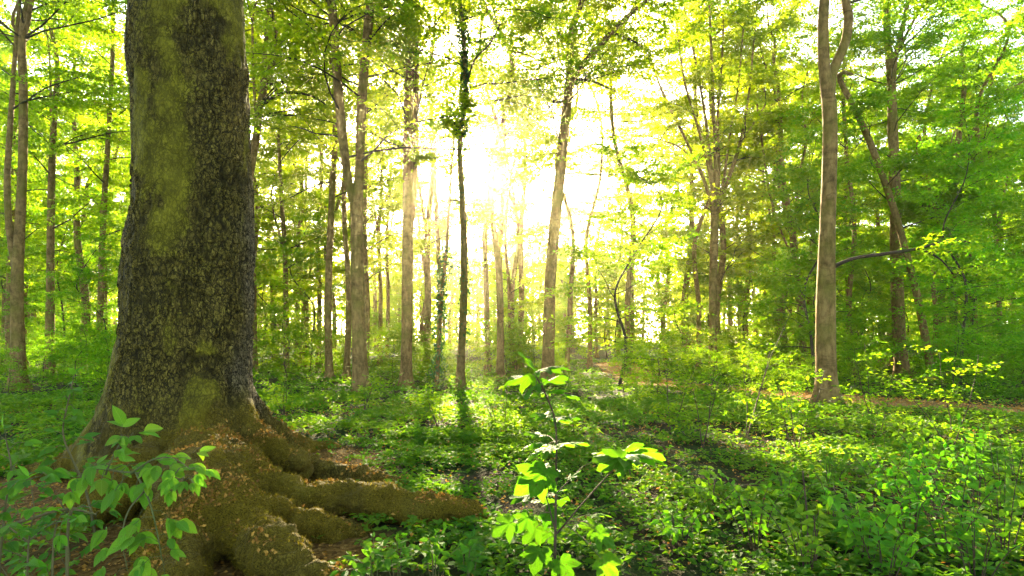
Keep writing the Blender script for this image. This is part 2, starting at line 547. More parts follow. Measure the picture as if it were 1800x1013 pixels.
def bark_fields(P, th):
    """crack depth, algae and displacement on the old trunk; th = angle round the axis."""
    z = P[:, 2]
    big = fbm(P * np.array([1.6, 1.6, .8]), 4, 41)
    wq = P + .05 * np.stack([vnoise(P * 6, 1), vnoise(P * 6, 2), vnoise(P * 4, 3)], 1)
    na = np.abs(fbm(wq * np.array([9.0, 9.0, 2.6]), 3, 5))
    nb = np.abs(fbm(wq * np.array([13.0, 13.0, 7.0]) + 40, 2, 6))
    e = np.minimum(na * 1.5, nb * 2.2 + .05)
    # angle seen from the camera: 0 faces the camera, + to the right of the picture
    ca = math.atan2(-BT[1], -BT[0])
    a = (th - ca + np.pi) % (2 * np.pi) - np.pi
    a0_ = a
    a = a + .16 * fbm(P * np.array([5, 5, 3.2]) + 7, 4, 52)
    smooth_l = np.exp(-((a + .42 + .10 * big) / .30) ** 2) * sstep(2.3, 2.9, z + .3 * big)
    smooth_l = np.maximum(smooth_l, .9 * np.exp(-((a + .25 - .12 * z) / .22) ** 2) * sstep(.5, 1.3, z + .5 * fbm(P * 4 + 2, 4, 53)) * sstep(-.15, .35, big + .1))
    smooth_l = np.maximum(smooth_l, .85 * sstep(.15, .55, fbm(P * np.array([2.2, 2.2, 1.0]) + 9, 4, 63)))
    smooth_l = np.maximum(smooth_l, .8 * np.exp(-((a - 1.05) / .25) ** 2) * sstep(2.6, 3.4, z) * (big > -.4))
    dark = sstep(.25, .6, fbm(P * np.array([2.4, 2.4, 1.5]) + 31, 4, 77)) * .9
    dark = np.maximum(dark, np.exp(-((a - .18) / .14) ** 2 - ((z - 3.0) / .28) ** 2))
    dark = np.maximum(dark, .9 * np.exp(-((a + .12) / .5) ** 2 - ((z - 4.62 + .5 * a) / .10) ** 2))
    dark = np.maximum(dark, .8 * np.exp(-((a + .65) / .16) ** 2 - ((z - 4.2) / .45) ** 2))
    rough = np.clip(1 - smooth_l * 1.1 + dark * .6, .12, 1)
    brk = sstep(-.5, .35, fbm(P * np.array([5, 5, 3]) + 3, 3, 88))
    crack = (1 - sstep(.03, .22, e)) * rough * (.25 + .75 * brk)
    plate = sstep(0, .5, e)
    disp = rough * (.036 * plate - .032) * (.35 + .65 * brk) + .012 * fbm(P * np.array([7, 7, 3]), 3, 15) + .035 * big
    disp = disp - .02 * dark
    crack = np.clip(np.maximum(crack, dark * .85 * sstep(-.45, .2, fbm(P * 14, 2, 9))), 0, 1)
    dry = sstep(.55, 1.1, a + .25 * big) * (a < 1.9) * sstep(.5, 1.0, z) * (1 - sstep(2.6, 3.6, z + big * .4))  # sunlight on the right side, painted as paler tan bark without algae
    return crack, np.clip(smooth_l * (1 - dark) * (1 - dry), 0, 1), disp, dry  # dry is the painted sunlight, algae is left out there

g_base = float(ground_z(BT[0], BT[1])[0])
beech = thing('old_beech_tree', 'massive old beech with cracked olive bark and spreading mossy roots', 'tree', (BT[0], BT[1], g_base))
OFF = np.array([BT[0], BT[1], g_base])

ZS = 1.25
nth = 310
zz = np.concatenate([np.linspace(ZS - .06, 5.9, 390), np.linspace(5.95, 11.5, 50)])
th = np.linspace(0, 2 * np.pi, nth, endpoint=False)
TH, ZZ = np.meshgrid(th, zz)
TH, ZZ = TH.ravel(), ZZ.ravel()
cxz, rz_ = trunk_xr(ZZ)
lob = 1 + .035 * np.sin(3 * TH + .8 + ZZ * .25) + .02 * np.sin(5 * TH + 2 + ZZ * .6)
P0 = np.stack([cxz + rz_ * lob * np.cos(TH), BT[1] + rz_ * lob * np.sin(TH), ZZ], 1)
crack, algae, disp, dry = bark_fields(P0, TH)  # dry: painted sunlight on the right side
P1 = P0 + np.stack([np.cos(TH), np.sin(TH), 0 * TH], 1) * disp[:, None]
i = (np.arange(len(zz) - 1)[:, None] * nth)
j = np.arange(nth)[None]
j2 = (j + 1) % nth
tF = np.stack([i + j, i + j2, i + nth + j2, i + nth + j], -1).reshape(-1, 4)
put('trunk', make_mesh('trunk', P1 - OFF, tF, M_old, {'crack': crack, 'algae': algae, 'moss': 0 * ZZ, 'dry': dry}), beech)  # 'dry' carries the painted sunlight

# roots: photo pixel, height of the root's axis, radius -> world
def rp(px, py, h, r):
    g = 0.0
    for _ in range(3):
        d = F * (CH - h - g) / (py - HY)
        g = float(ground_z((px - CX) / F * d, d)[0])
    return np.array([(px - CX) / F * d, d, h + g, r])
def foot(px, py, h, r):                     # a root leaves the trunk high up and swings out towards this point
    q = rp(px, py, h, r)
    d = unit(q[:2] - BT)
    return [np.r_[BT + d * .36, 1.20, .24], np.r_[BT + d * .60, .78, .24], np.r_[BT + d * .88, .48, .22], q]
ROOTS = [
    foot(480, 792, .30, .16) + [rp(525, 825, .16, .125), rp(600, 836, .13, .115), rp(660, 846, .11, .10), rp(720, 866, -.01, .08)],
    foot(455, 850, .24, .18) + [rp(495, 876, .17, .155), rp(545, 890, .13, .14), rp(612, 874, .17, .145), rp(690, 886, .15, .125), rp(760, 890, .14, .115), rp(815, 894, .11, .105), rp(850, 915, -.02, .08)],
    foot(430, 895, .18, .16) + [rp(500, 920, .09, .125), rp(560, 934, .06, .115), rp(630, 948, -.05, .08)],
    foot(390, 885, .26, .22) + [rp(422, 930, .17, .19), rp(468, 972, .11, .175), rp(520, 1003, .07, .16), rp(600, 1048, -.04, .12)],
    foot(338, 855, .30, .27) + [rp(322, 920, .17, .25), rp(305, 995, .06, .23), rp(290, 1085, -.08, .18)],
    foot(155, 802, .24, .18) + [rp(110, 825, .10, .14), rp(50, 840, -.02, .10)],
    foot(215, 865, .20, .21) + [rp(160, 908, .06, .17), rp(90, 948, -.08, .12)],
    [(-3.65, 7.35, 1.1, .24), (-3.75, 7.8, .5, .24), (-3.9, 8.3, .15, .17), (-4.4, 9.1, -.05, .1)],
    [(-3.35, 7.3, 1.1, .24), (-3.1, 7.7, .5, .24), (-2.7, 8.1, .15, .17), (-2.1, 8.9, -.05, .1)],
]
KNOB = [rp(524, 836, .14, .09), rp(527, 812, .34, .075)]
res = .022
lo = np.array([-5.9, 3.55, -.22]); hi = np.array([-.15, 9.3, ZS])
dims = np.ceil((hi - lo) / res).astype(int) + 1
ax = [lo[a] + res * np.arange(dims[a]) for a in range(3)]
gxx, gyy, gzz = ax[0][:, None, None], ax[1][None, :, None], ax[2][None, None, :]
cxx, rzz = trunk_xr(ax[2])
dxx, dyy = gxx - cxx[None, None, :], gyy - BT[1]
rr = np.sqrt(dxx ** 2 + dyy ** 2)
tt = np.arctan2(dyy, dxx)
lobg = 1 + .035 * np.sin(3 * tt + .8 + gzz * .25) + .02 * np.sin(5 * tt + 2 + gzz * .6)
sdf = (rr - rzz[None, None, :] * lobg).astype(np.float32)
del rr, tt, lobg
own = np.zeros(sdf.shape, np.int8)
best = sdf.copy()

def blend(ridx, pts, kk):
    global sdf
    pts = np.array([np.asarray(p, float) for p in pts])
    s = spline(pts, max(8, 4 * len(pts)))
    s[:, :3] += .035 * np.stack([vnoise(s[:, :3] * 3 + c * 17, ridx + c) for c in range(3)], 1) * np.linspace(0, 1, len(s))[:, None]
    b0 = np.maximum(np.floor((s[:, :3].min(0) - s[:, 3].max() - .35 - lo) / res).astype(int), 0)
    b1 = np.minimum(np.ceil((s[:, :3].max(0) + s[:, 3].max() + .35 - lo) / res).astype(int), dims)
    sl = tuple(slice(b0[a], b1[a]) for a in range(3))
    x_, y_, z_ = gxx[sl[0]], gyy[:, sl[1]], gzz[:, :, sl[2]]
    d = np.full(sdf[sl].shape, 9.0, np.float32)
    for a, b in zip(s[:-1], s[1:]):
        ab = b[:3] - a[:3]
        L2 = ab @ ab + 1e-9
        t = np.clip(((x_ - a[0]) * ab[0] + (y_ - a[1]) * ab[1] + (z_ - a[2]) * ab[2]) / L2, 0, 1)
        dd = np.sqrt((x_ - a[0] - t * ab[0]) ** 2 + (y_ - a[1] - t * ab[1]) ** 2 + ((z_ - a[2] - t * ab[2]) * .9) ** 2) - (a[3] + t * (b[3] - a[3]))
        np.minimum(d, dd, out=d)
    o = own[sl]; bs = best[sl]
    m = d < bs
    o[m] = ridx; bs[m] = d[m]
    cur = sdf[sl]
    h = np.clip(.5 + .5 * (cur - d) / kk, 0, 1)
    sdf[sl] = cur * (1 - h) + d * h - kk * h * (1 - h)

for ri, rt in enumerate(ROOTS):
    blend(ri + 1, rt, .11)
blend(len(ROOTS) + 1, KNOB, .05)

def surface_nets(S, lo, res):
    sg = S < 0
    nx, ny, nz = S.shape
    cnt = np.zeros((nx - 1, ny - 1, nz - 1), np.int8)
    acc = np.zeros((nx - 1, ny - 1, nz - 1, 3), np.float32)
    corners = [(a, b, c) for a in (0, 1) for b in (0, 1) for c in (0, 1)]
    inside = sum(sg[a:nx - 1 + a, b:ny - 1 + b, c:nz - 1 + c].astype(np.int8) for a, b, c in corners)
    act = np.argwhere((inside > 0) & (inside < 8))
    vid = -np.ones(cnt.shape, np.int32)
    vid[act[:, 0], act[:, 1], act[:, 2]] = np.arange(len(act))
    pos = np.zeros((len(act), 3)); c_ = np.zeros(len(act))
    for p in corners:
        for a in range(3):
            if p[a] == 0:
                q = list(p); q[a] = 1
                s0 = S[act[:, 0] + p[0], act[:, 1] + p[1], act[:, 2] + p[2]]
                s1 = S[act[:, 0] + q[0], act[:, 1] + q[1], act[:, 2] + q[2]]
                m = (s0 < 0) != (s1 < 0)
                t = np.where(m, s0 / np.where(m, s0 - s1, 1), 0)
                e = np.array(p, float)[None].repeat(len(act), 0)
                e[:, a] += t
                pos[m] += e[m]; c_[m] += 1
    V = lo + (act + pos / c_[:, None]) * res
    faces = []
    for a in range(3):
        b, c = (a + 1) % 3, (a + 2) % 3
        sl0 = [slice(None)] * 3; sl1 = [slice(None)] * 3
        sl0[a] = slice(0, -1); sl1[a] = slice(1, None)
        ch = np.argwhere(sg[tuple(sl0)] != sg[tuple(sl1)])
        ch = ch[(ch[:, b] > 0) & (ch[:, c] > 0) & (ch[:, b] < S.shape[b] - 1) & (ch[:, c] < S.shape[c] - 1)]
        f = []
        for db, dc in ((-1, -1), (0, -1), (0, 0), (-1, 0)):
            q = ch.copy(); q[:, b] += db; q[:, c] += dc
            f.append(vid[q[:, 0], q[:, 1], q[:, 2]])
        f = np.stack(f, 1)
        flip = ~sg[ch[:, 0], ch[:, 1], ch[:, 2]]
        f[flip] = f[flip][:, ::-1]
        faces.append(f)
    return V, np.concatenate(faces), act

RV, RF, act = surface_nets(sdf, lo, res)
vown = own[act[:, 0], act[:, 1], act[:, 2]]
def vert_normals(V, Fq):
    fn = np.cross(V[Fq[:, 2]] - V[Fq[:, 0]], V[Fq[:, 3]] - V[Fq[:, 1]])
    N = np.zeros_like(V)
    for c in range(4):
        np.add.at(N, Fq[:, c], fn)
    return unit(N)
RN = vert_normals(RV, RF)
cxv, _ = trunk_xr(RV[:, 2])
thv = np.arctan2(RV[:, 1] - BT[1], RV[:, 0] - cxv)
crk, alg, dsp, painted_sun_r = bark_fields(RV, thv)
hgt = RV[:, 2]
near = np.hypot(RV[:, 0] - cxv, RV[:, 1] - BT[1])
onroot = sstep(.80, 1.35, near + .15 * fbm(RV * 2.5, 2, 17))
mossn = fbm(RV * 3.0, 4, 91)
mossw = np.clip(onroot * (.75 + .5 * mossn) + .55 * (1 - sstep(.2, .8, hgt)) * sstep(-.1, .3, mossn), 0, 1)
d_ = dsp * (1 - .75 * onroot) + onroot * (.060 * fbm(RV * 5, 3, 55) + .020 * fbm(RV * 20, 2, 56))
d_ = d_ * 1.0
RV2 = RV + RN * d_[:, None]
RN2 = vert_normals(RV2, RF)
fown = vown[RF[:, 0]]
for ow in range(len(ROOTS) + 2):
    fs = RF[fown == ow]
    if not len(fs):
        continue
    used, inv = np.unique(fs, return_inverse=True)
    nm = 'trunk_foot' if ow == 0 else ('root_knob' if ow > len(ROOTS) else 'root')
    put(nm, make_mesh(nm, RV2[used] - OFF, inv.reshape(-1, 4), M_old,
                      {'crack': crk[used] * (1 - .8 * onroot[used]), 'algae': alg[used] * .8, 'moss': mossw[used], 'dry': painted_sun_r[used] * (1 - onroot[used])}, normals=RN2[used]), beech)  # 'dry' carries the painted sunlight, none on the roots
ROOT_TOP = (RV2, RN2, vown, near)
rm = np.random.default_rng(8)
mi = np.where((onroot > .35) & (RV2[:, 2] > -.05) & (RN2[:, 2] > -.35))[0]
mi = mi[rm.random(len(mi)) < sstep(-.35, .25, mossn[mi])]
mi = rm.choice(mi, min(26000, len(mi)), replace=False)
nm_ = len(mi)
mV, mF, mR = leaf_arrays(RV2[mi] - OFF - RN2[mi] * .004, RN2[mi] * .8 + rm.normal(0, .6, (nm_, 3)) + np.array([0, 0, -.25]), rm.normal(0, 1, (nm_, 3)), rm.uniform(.014, .036, nm_), rm.random(nm_), .32)
put('moss', make_mesh('moss', mV, mF, M_moss, {'rnd': mR}, smooth=False), beech, kind='stuff')
del sdf, own, best

# ------------------------------------------------------------------ growing branches and leaves
def grow(r, p0, d0, L, n, wob, trop):
    P = [np.array(p0, float)]
    d = unit(np.array(d0, float))
    st = L / (n - 1)
    for _ in range(n - 1):
        d = unit(d + r.normal(0, wob, 3) + np.array([0, 0, trop]))
        P.append(P[-1] + d * st)
    return np.array(P)

def pick(P, t):
    x = t * (len(P) - 1)
    i = np.clip(np.floor(x).astype(int), 0, len(P) - 2)
    f = (x - i)[:, None]
    return P[i] * (1 - f) + P[i + 1] * f, unit(P[i + 1] - P[i])

class Leaves:
    def __init__(s):
        s.P, s.D, s.N, s.S, s.R = [], [], [], [], []
    def add(s, P, D, N, S, R):
        s.P.append(P); s.D.append(D); s.N.append(N); s.S.append(S); s.R.append(R)
    def count(s):
        return sum(len(p) for p in s.P)
    def mesh(s, name, mat, off=None, width=.62):
        P = np.concatenate(s.P)
        if off is not None:
            P = P - off
        V, Fc, r = leaf_arrays(P, np.concatenate(s.D), np.concatenate(s.N), np.concatenate(s.S), np.concatenate(s.R), width)
        return make_mesh(name, V, Fc, mat, {'rnd': r}, smooth=False)

def twigs(r, lv, P, tmin, nt, tl, npl, ls, flat=.45, droop=.12):
    """leafy twigs along the polyline P: flat two-ranked sprays."""
    t = r.uniform(tmin, 1, nt)
    p, d = pick(P, t)
    lat = unit(np.cross(d, [0, 0, 1.0]) + 1e-6)
    sg = np.where(r.random(nt) < .5, -1, 1)[:, None]
    td = unit(d * r.uniform(.3, 1.0, (nt, 1)) + lat * sg * r.uniform(.3, 1.1, (nt, 1)) + r.normal(0, .18, (nt, 3)))
    L = tl * r.uniform(.5, 1.25, nt)
    m = npl
    s = (np.arange(m) + .6) / m
    pos = p[:, None] + td[:, None] * (L[:, None] * s)[..., None]
    pos[..., 2] -= droop * (L[:, None] * s ** 2)
    tlat = unit(np.cross(td, [0, 0, 1.0]) + 1e-6)
    alt = np.where(np.arange(m) % 2, -1.0, 1.0)
    ld = td[:, None] * .55 + tlat[:, None] * alt[None, :, None] * .8 + r.normal(0, .3, (nt, m, 3))
    ld[..., 2] -= .15
    ln = np.array([0, 0, 1.0]) + r.normal(0, flat, (nt, m, 3))
    sz = ls * r.uniform(.65, 1.2, (nt, m))
    tone = np.clip(r.normal(.45, .18) + r.normal(0, .16, (nt, m)), 0, 1)
    lv.add(pos.reshape(-1, 3) + r.normal(0, .02, (nt * m, 3)), ld.reshape(-1, 3), ln.reshape(-1, 3), sz.ravel(), tone.ravel())

def limb(r, gb, lv, P, r0, nsub, subL, nt, tl, npl, ls, tmin=.25, sides=5, flat=.45):
    if gb is not None:
        gb.add(*tube(P, np.linspace(r0, r0 * .18, len(P)), sides))
    for q in range(nsub):
        t = np.array([r.uniform(tmin, 1)])
        p, d = pick(P, t)
        p, d = p[0], d[0]
        lat = unit(np.cross(d, [0, 0, 1.0]) + 1e-6)
        sg = 1 if q % 2 else -1
        sd = d * r.uniform(.3, .8) + lat * sg * r.uniform(.5, 1.0) + r.normal(0, .18, 3)
        sd[2] = sd[2] * .6
        sp = grow(r, p, sd, subL * r.uniform(.6, 1.2) * (1.15 - .5 * t[0]), 5, .12, -.01)
        if gb is not None:
            gb.add(*tube(sp, np.linspace(max(.006, r0 * .32), .004, 5), 3))
        twigs(r, lv, sp, .1, nt, tl, npl, ls, flat)
    twigs(r, lv, P, .5, nt, tl, npl, ls, flat)

def crown_on(r, gb, lv, axis, z0, z1, nl, L, rise, nsub, nt, npl, ls, flat=.5, r0=.06, az=None):
    """limbs all round the polyline axis between heights z0 and z1."""
    zs = axis[:, 2]
    for q in range(nl):
        zq = z0 + (z1 - z0) * ((q + r.random()) / nl)
        base = np.array([np.interp(zq, zs, axis[:, c]) for c in range(3)])
        f = (zq - z0) / max(z1 - z0, .1)
        a = (q * 2.4 + r.normal(0, .5)) if az is None else r.normal(az[0], az[1])
        el = rise + .5 * f + r.normal(0, .12)
        Lq = L * (1.0 - .55 * f) * r.uniform(.7, 1.15)
        P = grow(r, base, (math.cos(a) * math.cos(el), math.sin(a) * math.cos(el), math.sin(el)), Lq, 7, .12, -.04)
        limb(r, gb, lv, P, r0 * (1.1 - .6 * f), nsub, Lq * .42, nt, .75, npl, ls, flat=flat)

TREES = []            # (photo x, thing) for the labels of the copies

def trunk_geo(r, P4, sides=14, lump=.05, flare=True, base_z=None, seed=0):
    s = spline(P4, max(24, int(6 * len(P4))))
    R = np.maximum(s[:, 3], .008)
    if flare:
        h = s[:, 2] - base_z
        R = R * (1 + .75 * np.exp(-np.maximum(h, 0) / .30))
    return tube(s[:, :3], R, sides, lump, seed), s

def photo_tree(name, label, path, base_py=None, D=None, H=20, forks=(), branches=(), crown=None, seed=1, group=None, mat=None, color=(1, 1, 1, 1), tops=True, dy=0.0):
    """path: [(px, py, width px)] from the foot up; forks likewise, starting on the trunk; branches: leafy ones."""
    r = np.random.default_rng(seed)
    if D is None:
        D = F * CH / (base_py - HY)
    px0 = path[0][0]
    bx, by = (px0 - CX) / F * D, D
    bz = float(ground_z(bx, by)[0])
    off = np.array([bx, by, bz])
    root = thing(name, label, 'tree', off, group)
    def conv(pp, wob=0.0):
        return np.array([np.r_[at(a, b, D) + np.array([0, wob * i_, 0]), w / 2 / F * D] for i_, (a, b, w) in enumerate(pp)])
    def extend(P, Ht):
        d = unit(P[-1, :3] - P[-2, :3])
        z = P[-1, 2]
        w = P[-1, 3]
        out = [P]
        nseg = 3
        for q in range(1, nseg + 1):
            f = q / nseg
            zz_ = z + (Ht - z) * f
            out.append(np.r_[P[-1, :2] + d[:2] / max(d[2], .4) * (Ht - z) * f * .6 + r.normal(0, .25, 2), zz_, w * (1 - .85 * f)][None])
        return np.concatenate(out)
    gt = Geo()
    P = conv(path, dy)
    P = np.vstack([np.r_[P[0, :2], bz - .3, P[0, 3]], np.r_[P[0, :2], bz + .02, P[0, 3]], P[1:]])
    stems = []
    if tops:
        P = extend(P, H)
    (V, Fc), s = trunk_geo(r, P, base_z=bz, seed=seed)
    put('trunk', make_mesh('trunk', V - off, Fc, mat or M_bark), root)
    stems.append(s)
    for q, fk in enumerate(forks):
        Pf = conv(fk, dy)
        Pf[:, 1] += np.linspace(0, r.uniform(-.5, .5), len(Pf))
        if tops:
            Pf = extend(Pf, H * r.uniform(.85, 1.0))
        (V, Fc), s = trunk_geo(r, Pf, flare=False, seed=seed + q + 3, sides=10)
        put('fork', make_mesh('fork', V - off, Fc, mat or M_bark), root)
        stems.append(s)
    gb, lv = Geo(), Leaves()
    for br in branches:
        Pb = conv(br)
        Pb[:, 1] += np.linspace(0, r.uniform(-1.2, .3), len(Pb))
        s = spline(Pb, 14)
        V, Fc = tube(s[:, :3], np.maximum(s[:, 3], .006), 6)
        put('branch', make_mesh('branch', V - off, Fc, M_twig), root)
        limb(r, None, lv, s[:, :3], s[0, 3] * .5, 7, 1.1, 5, .6, 8, .10, tmin=.3)
    if crown:
        for s in stems:
            crown_on(r, gb, lv, s, **crown)
    if gb.n:
        V, Fc = gb.arrays()
        put('branches', make_mesh('branches', V - off, Fc, M_twig), root, kind='stuff')
    if lv.P:
        o = put('crown', lv.mesh('crown', M_crown, off), root)
        o.color = color
    TREES.append((px0, root))
    return root

CR = dict(z0=8.5, z1=19.5, nl=15, L=4.6, rise=.4, nsub=8, nt=9, npl=9, ls=.13, r0=.032, flat=.8)
def cr(**kw):
    d = dict(CR); d.update(kw); return d

# big beech's own crown, above the picture
r = np.random.default_rng(5)
gb, lv = Geo(), Leaves()
axis = np.array([[-3.58, 7, 9.0], [-3.5, 7.1, 12], [-3.4, 7.2, 16], [-3.4, 7.2, 20]])
gb.add(*tube(spline(np.c_[np.vstack([[-3.58, 7, 11.3], axis[1:]]), [.42, .40, .25, .08]], 12)[:, :3], np.linspace(.45, .08, 12), 10))
crown_on(r, gb, lv, axis, 10.5, 20, 14, 6.0, .35, 6, 5, 8, .14, r0=.14)
V, Fc = gb.arrays()
put('branches', make_mesh('branches', V - OFF, Fc, M_twig), beech, kind='stuff')
put('crown', lv.mesh('crown', M_crown, OFF), beech)

GREEN = (.80, .98, .9, 1)
DEEP = (.62, .90, .85, 1)
photo_tree('twin_stem_tree', 'tall grey-brown tree with two stems rising close together at the picture edge', [(32, 685, 25), (31, 600, 22), (30, 500, 19), (35, 400, 16), (40, 280, 14), (41, 160, 13), (39, 64, 12)], 685,
           forks=[[(29, 480, 13), (17, 400, 11), (14, 320, 10), (18, 250, 9), (25, 160, 8), (30, 90, 7)], [(39, 70, 8), (22, 50, 6), (8, 20, 5)], [(40, 68, 9), (50, 40, 8), (58, 5, 7)]], crown=cr(nl=9), seed=21, color=GREEN)
photo_tree('slim_dark_tree', 'slim dark trunk between the twin stems and the giant beech, nearer the twin stems', [(87, 668, 17), (88, 560, 14), (89, 420, 12), (91, 300, 11), (95, 200, 9), (101, 110, 7)], 668,
           forks=[[(91, 260, 5), (84, 170, 4), (75, 80, 3)]], crown=cr(z0=6, nl=14), seed=22, color=GREEN)
photo_tree('slim_dark_tree', 'thin straight trunk just before the left edge of the giant beech', [(172, 664, 11), (176, 560, 10), (180, 420, 10), (189, 260, 8), (197, 120, 7), (199, 0, 7)], 664,
           crown=cr(z0=6, nl=14), seed=23, color=GREEN)
photo_tree('arching_tree', 'slanting grey tree with arching boughs emerging behind the giant beech', [(400, 660, 20), (415, 500, 17), (430, 380, 15), (440, 300, 14), (452, 230, 13), (458, 180, 12)], D=22, H=17,
           forks=[[(458, 180, 9), (470, 130, 8), (488, 75, 7), (510, 15, 5)], [(458, 185, 8), (462, 100, 7), (466, 0, 6)], [(452, 230, 6), (444, 140, 5), (440, 20, 4)]],
           branches=[[(466, 150, 6), (500, 142, 5), (535, 132, 4), (560, 140, 3)], [(460, 185, 6), (500, 165, 5), (550, 172, 4), (585, 195, 3)], [(440, 290, 4), (448, 210, 3), (452, 150, 2)]],
           crown=cr(nl=7), seed=24)
photo_tree('slim_dark_tree', 'dark slim trunk with a fork, first one past the giant beech', [(503, 657, 10), (503, 560, 9), (501, 450, 8), (495, 350, 7), (490, 250, 5)], 657, H=17,
           forks=[[(501, 440, 5), (485, 400, 4), (470, 340, 3)]], crown=cr(z0=5, nl=14), seed=25)
photo_tree('slim_dark_tree', 'slender dark brown trunk just left of the forked beech', [(579, 672, 13), (577, 560, 12), (578, 480, 12), (582, 380, 11), (588, 260, 10), (589, 150, 9)], 672, crown=cr(z0=6.5, nl=12, rise=.1), seed=26)
photo_tree('forked_tree', 'stout smooth beech whose trunk forks into two long stems above mid height', [(635, 693, 27), (632, 620, 25), (629, 500, 23), (627, 400, 22), (627, 355, 22), (632, 300, 16), (634, 230, 16), (638, 150, 16), (646, 60, 16), (653, 0, 16)], 693, H=21,
           forks=[[(626, 372, 14), (615, 325, 15), (607, 260, 16), (599, 160, 16), (593, 60, 15), (590, 0, 14)], [(593, 40, 8), (585, 20, 8), (577, 0, 8)]], crown=cr(z0=7.0, z1=17, nl=15, rise=.3, L=5.2), seed=27)
photo_tree('paired_tree', 'straight stout trunk with a thinner second stem close behind it', [(714, 682, 20), (715, 600, 19), (716, 500, 19), (717, 350, 18), (717, 250, 18), (720, 100, 18), (723, 0, 17)], 682, H=21,
           forks=[[(722, 420, 7), (727, 340, 9), (729, 250, 10), (730, 150, 9), (729, 70, 9), (730, 0, 8)]], crown=cr(z0=7.4, z1=17, nl=13, rise=.35, L=5.2), seed=28)
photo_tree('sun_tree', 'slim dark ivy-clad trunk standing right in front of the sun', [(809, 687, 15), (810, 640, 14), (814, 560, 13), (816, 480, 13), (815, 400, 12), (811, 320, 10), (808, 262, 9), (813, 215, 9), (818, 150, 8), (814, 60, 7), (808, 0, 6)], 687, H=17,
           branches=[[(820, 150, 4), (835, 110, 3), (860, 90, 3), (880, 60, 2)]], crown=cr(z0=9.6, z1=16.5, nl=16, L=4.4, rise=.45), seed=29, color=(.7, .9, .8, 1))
photo_tree('leaning_tree', 'brown trunk leaning to the right with one long limb sweeping up and out', [(962, 660, 22), (965, 590, 21), (967, 500, 20), (973, 420, 20), (981, 340, 19), (989, 260, 18), (996, 190, 17), (1001, 140, 15), (1004, 60, 11)], D=23, H=18,
           forks=[[(1003, 150, 12), (1018, 122, 11), (1040, 98, 10), (1070, 65, 9), (1105, 30, 8), (1142, 0, 7)]],
           branches=[[(1008, 140, 6), (1035, 145, 5), (1060, 158, 4), (1078, 170, 3)], [(991, 180, 6), (975, 181, 5), (960, 178, 3)], [(1082, 60, 5), (1110, 75, 4), (1130, 98, 3), (1140, 130, 2)]],
           crown=cr(z0=7.6, z1=16, nl=17, rise=.25, L=5.2), seed=30)
photo_tree('fan_tree', 'tree whose short trunk splits into a wide fan of many thin stems', [(1253, 665, 15), (1253, 560, 14), (1254, 470, 14), (1256, 400, 14), (1256, 375, 14)], D=27, tops=False,
           forks=[[(1256, 385, 7), (1240, 320, 6), (1215, 260, 5), (1190, 205, 5), (1165, 150, 4), (1140, 75, 3)],
                  [(1256, 385, 7), (1247, 310, 6), (1225, 230, 5), (1200, 150, 4), (1185, 60, 3)],
                  [(1256, 385, 7), (1251, 300, 6), (1240, 200, 5), (1225, 110, 4), (1205, 10, 3)],
                  [(1256, 385, 8), (1258, 290, 7), (1254, 190, 6), (1250, 90, 5), (1246, 0, 4)],
                  [(1258, 385, 8), (1264, 300, 6), (1263, 210, 5), (1270, 120, 4), (1275, 20, 3)],
                  [(1258, 380, 8), (1278, 320, 7), (1295, 265, 6), (1304, 220, 5), (1312, 160, 4), (1318, 80, 3)],
                  [(1258, 385, 6), (1270, 320, 5), (1280, 240, 4), (1292, 160, 3), (1300, 60, 3)],
                  [(1300, 255, 4), (1325, 215, 3), (1340, 190, 2)], [(1225, 285, 3), (1195, 255, 3), (1165, 240, 2)]],
           crown=cr(z0=8.0, z1=15.5, nl=4, L=2.6, rise=.4, r0=.03, nsub=5), seed=31, color=(1.05, 1.02, .8, 1))
photo_tree('branching_tree', 'pale slender tree with wide V-shaped boughs before the stout tree by the path', [(1414, 640, 13), (1408, 560, 12), (1402, 490, 12), (1395, 425, 11), (1383, 350, 9), (1374, 290, 8), (1370, 170, 7), (1360, 110, 6)], D=30, H=18,
           forks=[[(1395, 425, 6), (1402, 370, 6), (1412, 300, 5), (1425, 240, 4)], [(1392, 450, 4), (1370, 400, 4), (1350, 330, 4), (1330, 190, 3)], [(1370, 180, 4), (1345, 130, 3), (1320, 60, 3)]],
           crown=cr(z0=7, nl=8), seed=32)
photo_tree('stout_tree', 'stout grey beech beside the path, dividing into two thick stems high up', [(1453, 722, 37), (1452, 660, 33), (1451, 600, 33), (1452, 520, 31), (1454, 420, 27), (1457, 330, 25), (1459, 250, 24), (1458, 190, 24), (1450, 130, 19), (1447, 70, 18), (1449, 0, 17)], 722, H=17,
           forks=[[(1459, 190, 17), (1463, 135, 18), (1478, 100, 17), (1493, 65, 16), (1500, 20, 15), (1498, -20, 14)]],
           branches=[[(1462, 470, 7), (1490, 457, 6), (1530, 452, 6), (1575, 446, 5), (1615, 436, 4), (1640, 440, 3)], [(1618, 437, 4), (1660, 455, 3), (1690, 480, 2)]],
           crown=cr(z0=9, z1=16.5, nl=8), seed=33, color=GREEN)
photo_tree('leaning_pole_tree', 'crooked dark trunk leaning steeply against the stout path-side tree', [(1640, 655, 13), (1612, 520, 12), (1578, 390, 11), (1553, 315, 11), (1530, 252, 11), (1503, 192, 10), (1476, 140, 9)], D=24, H=12, crown=cr(z0=5, z1=11, nl=6, L=2.6), seed=34, color=DEEP)
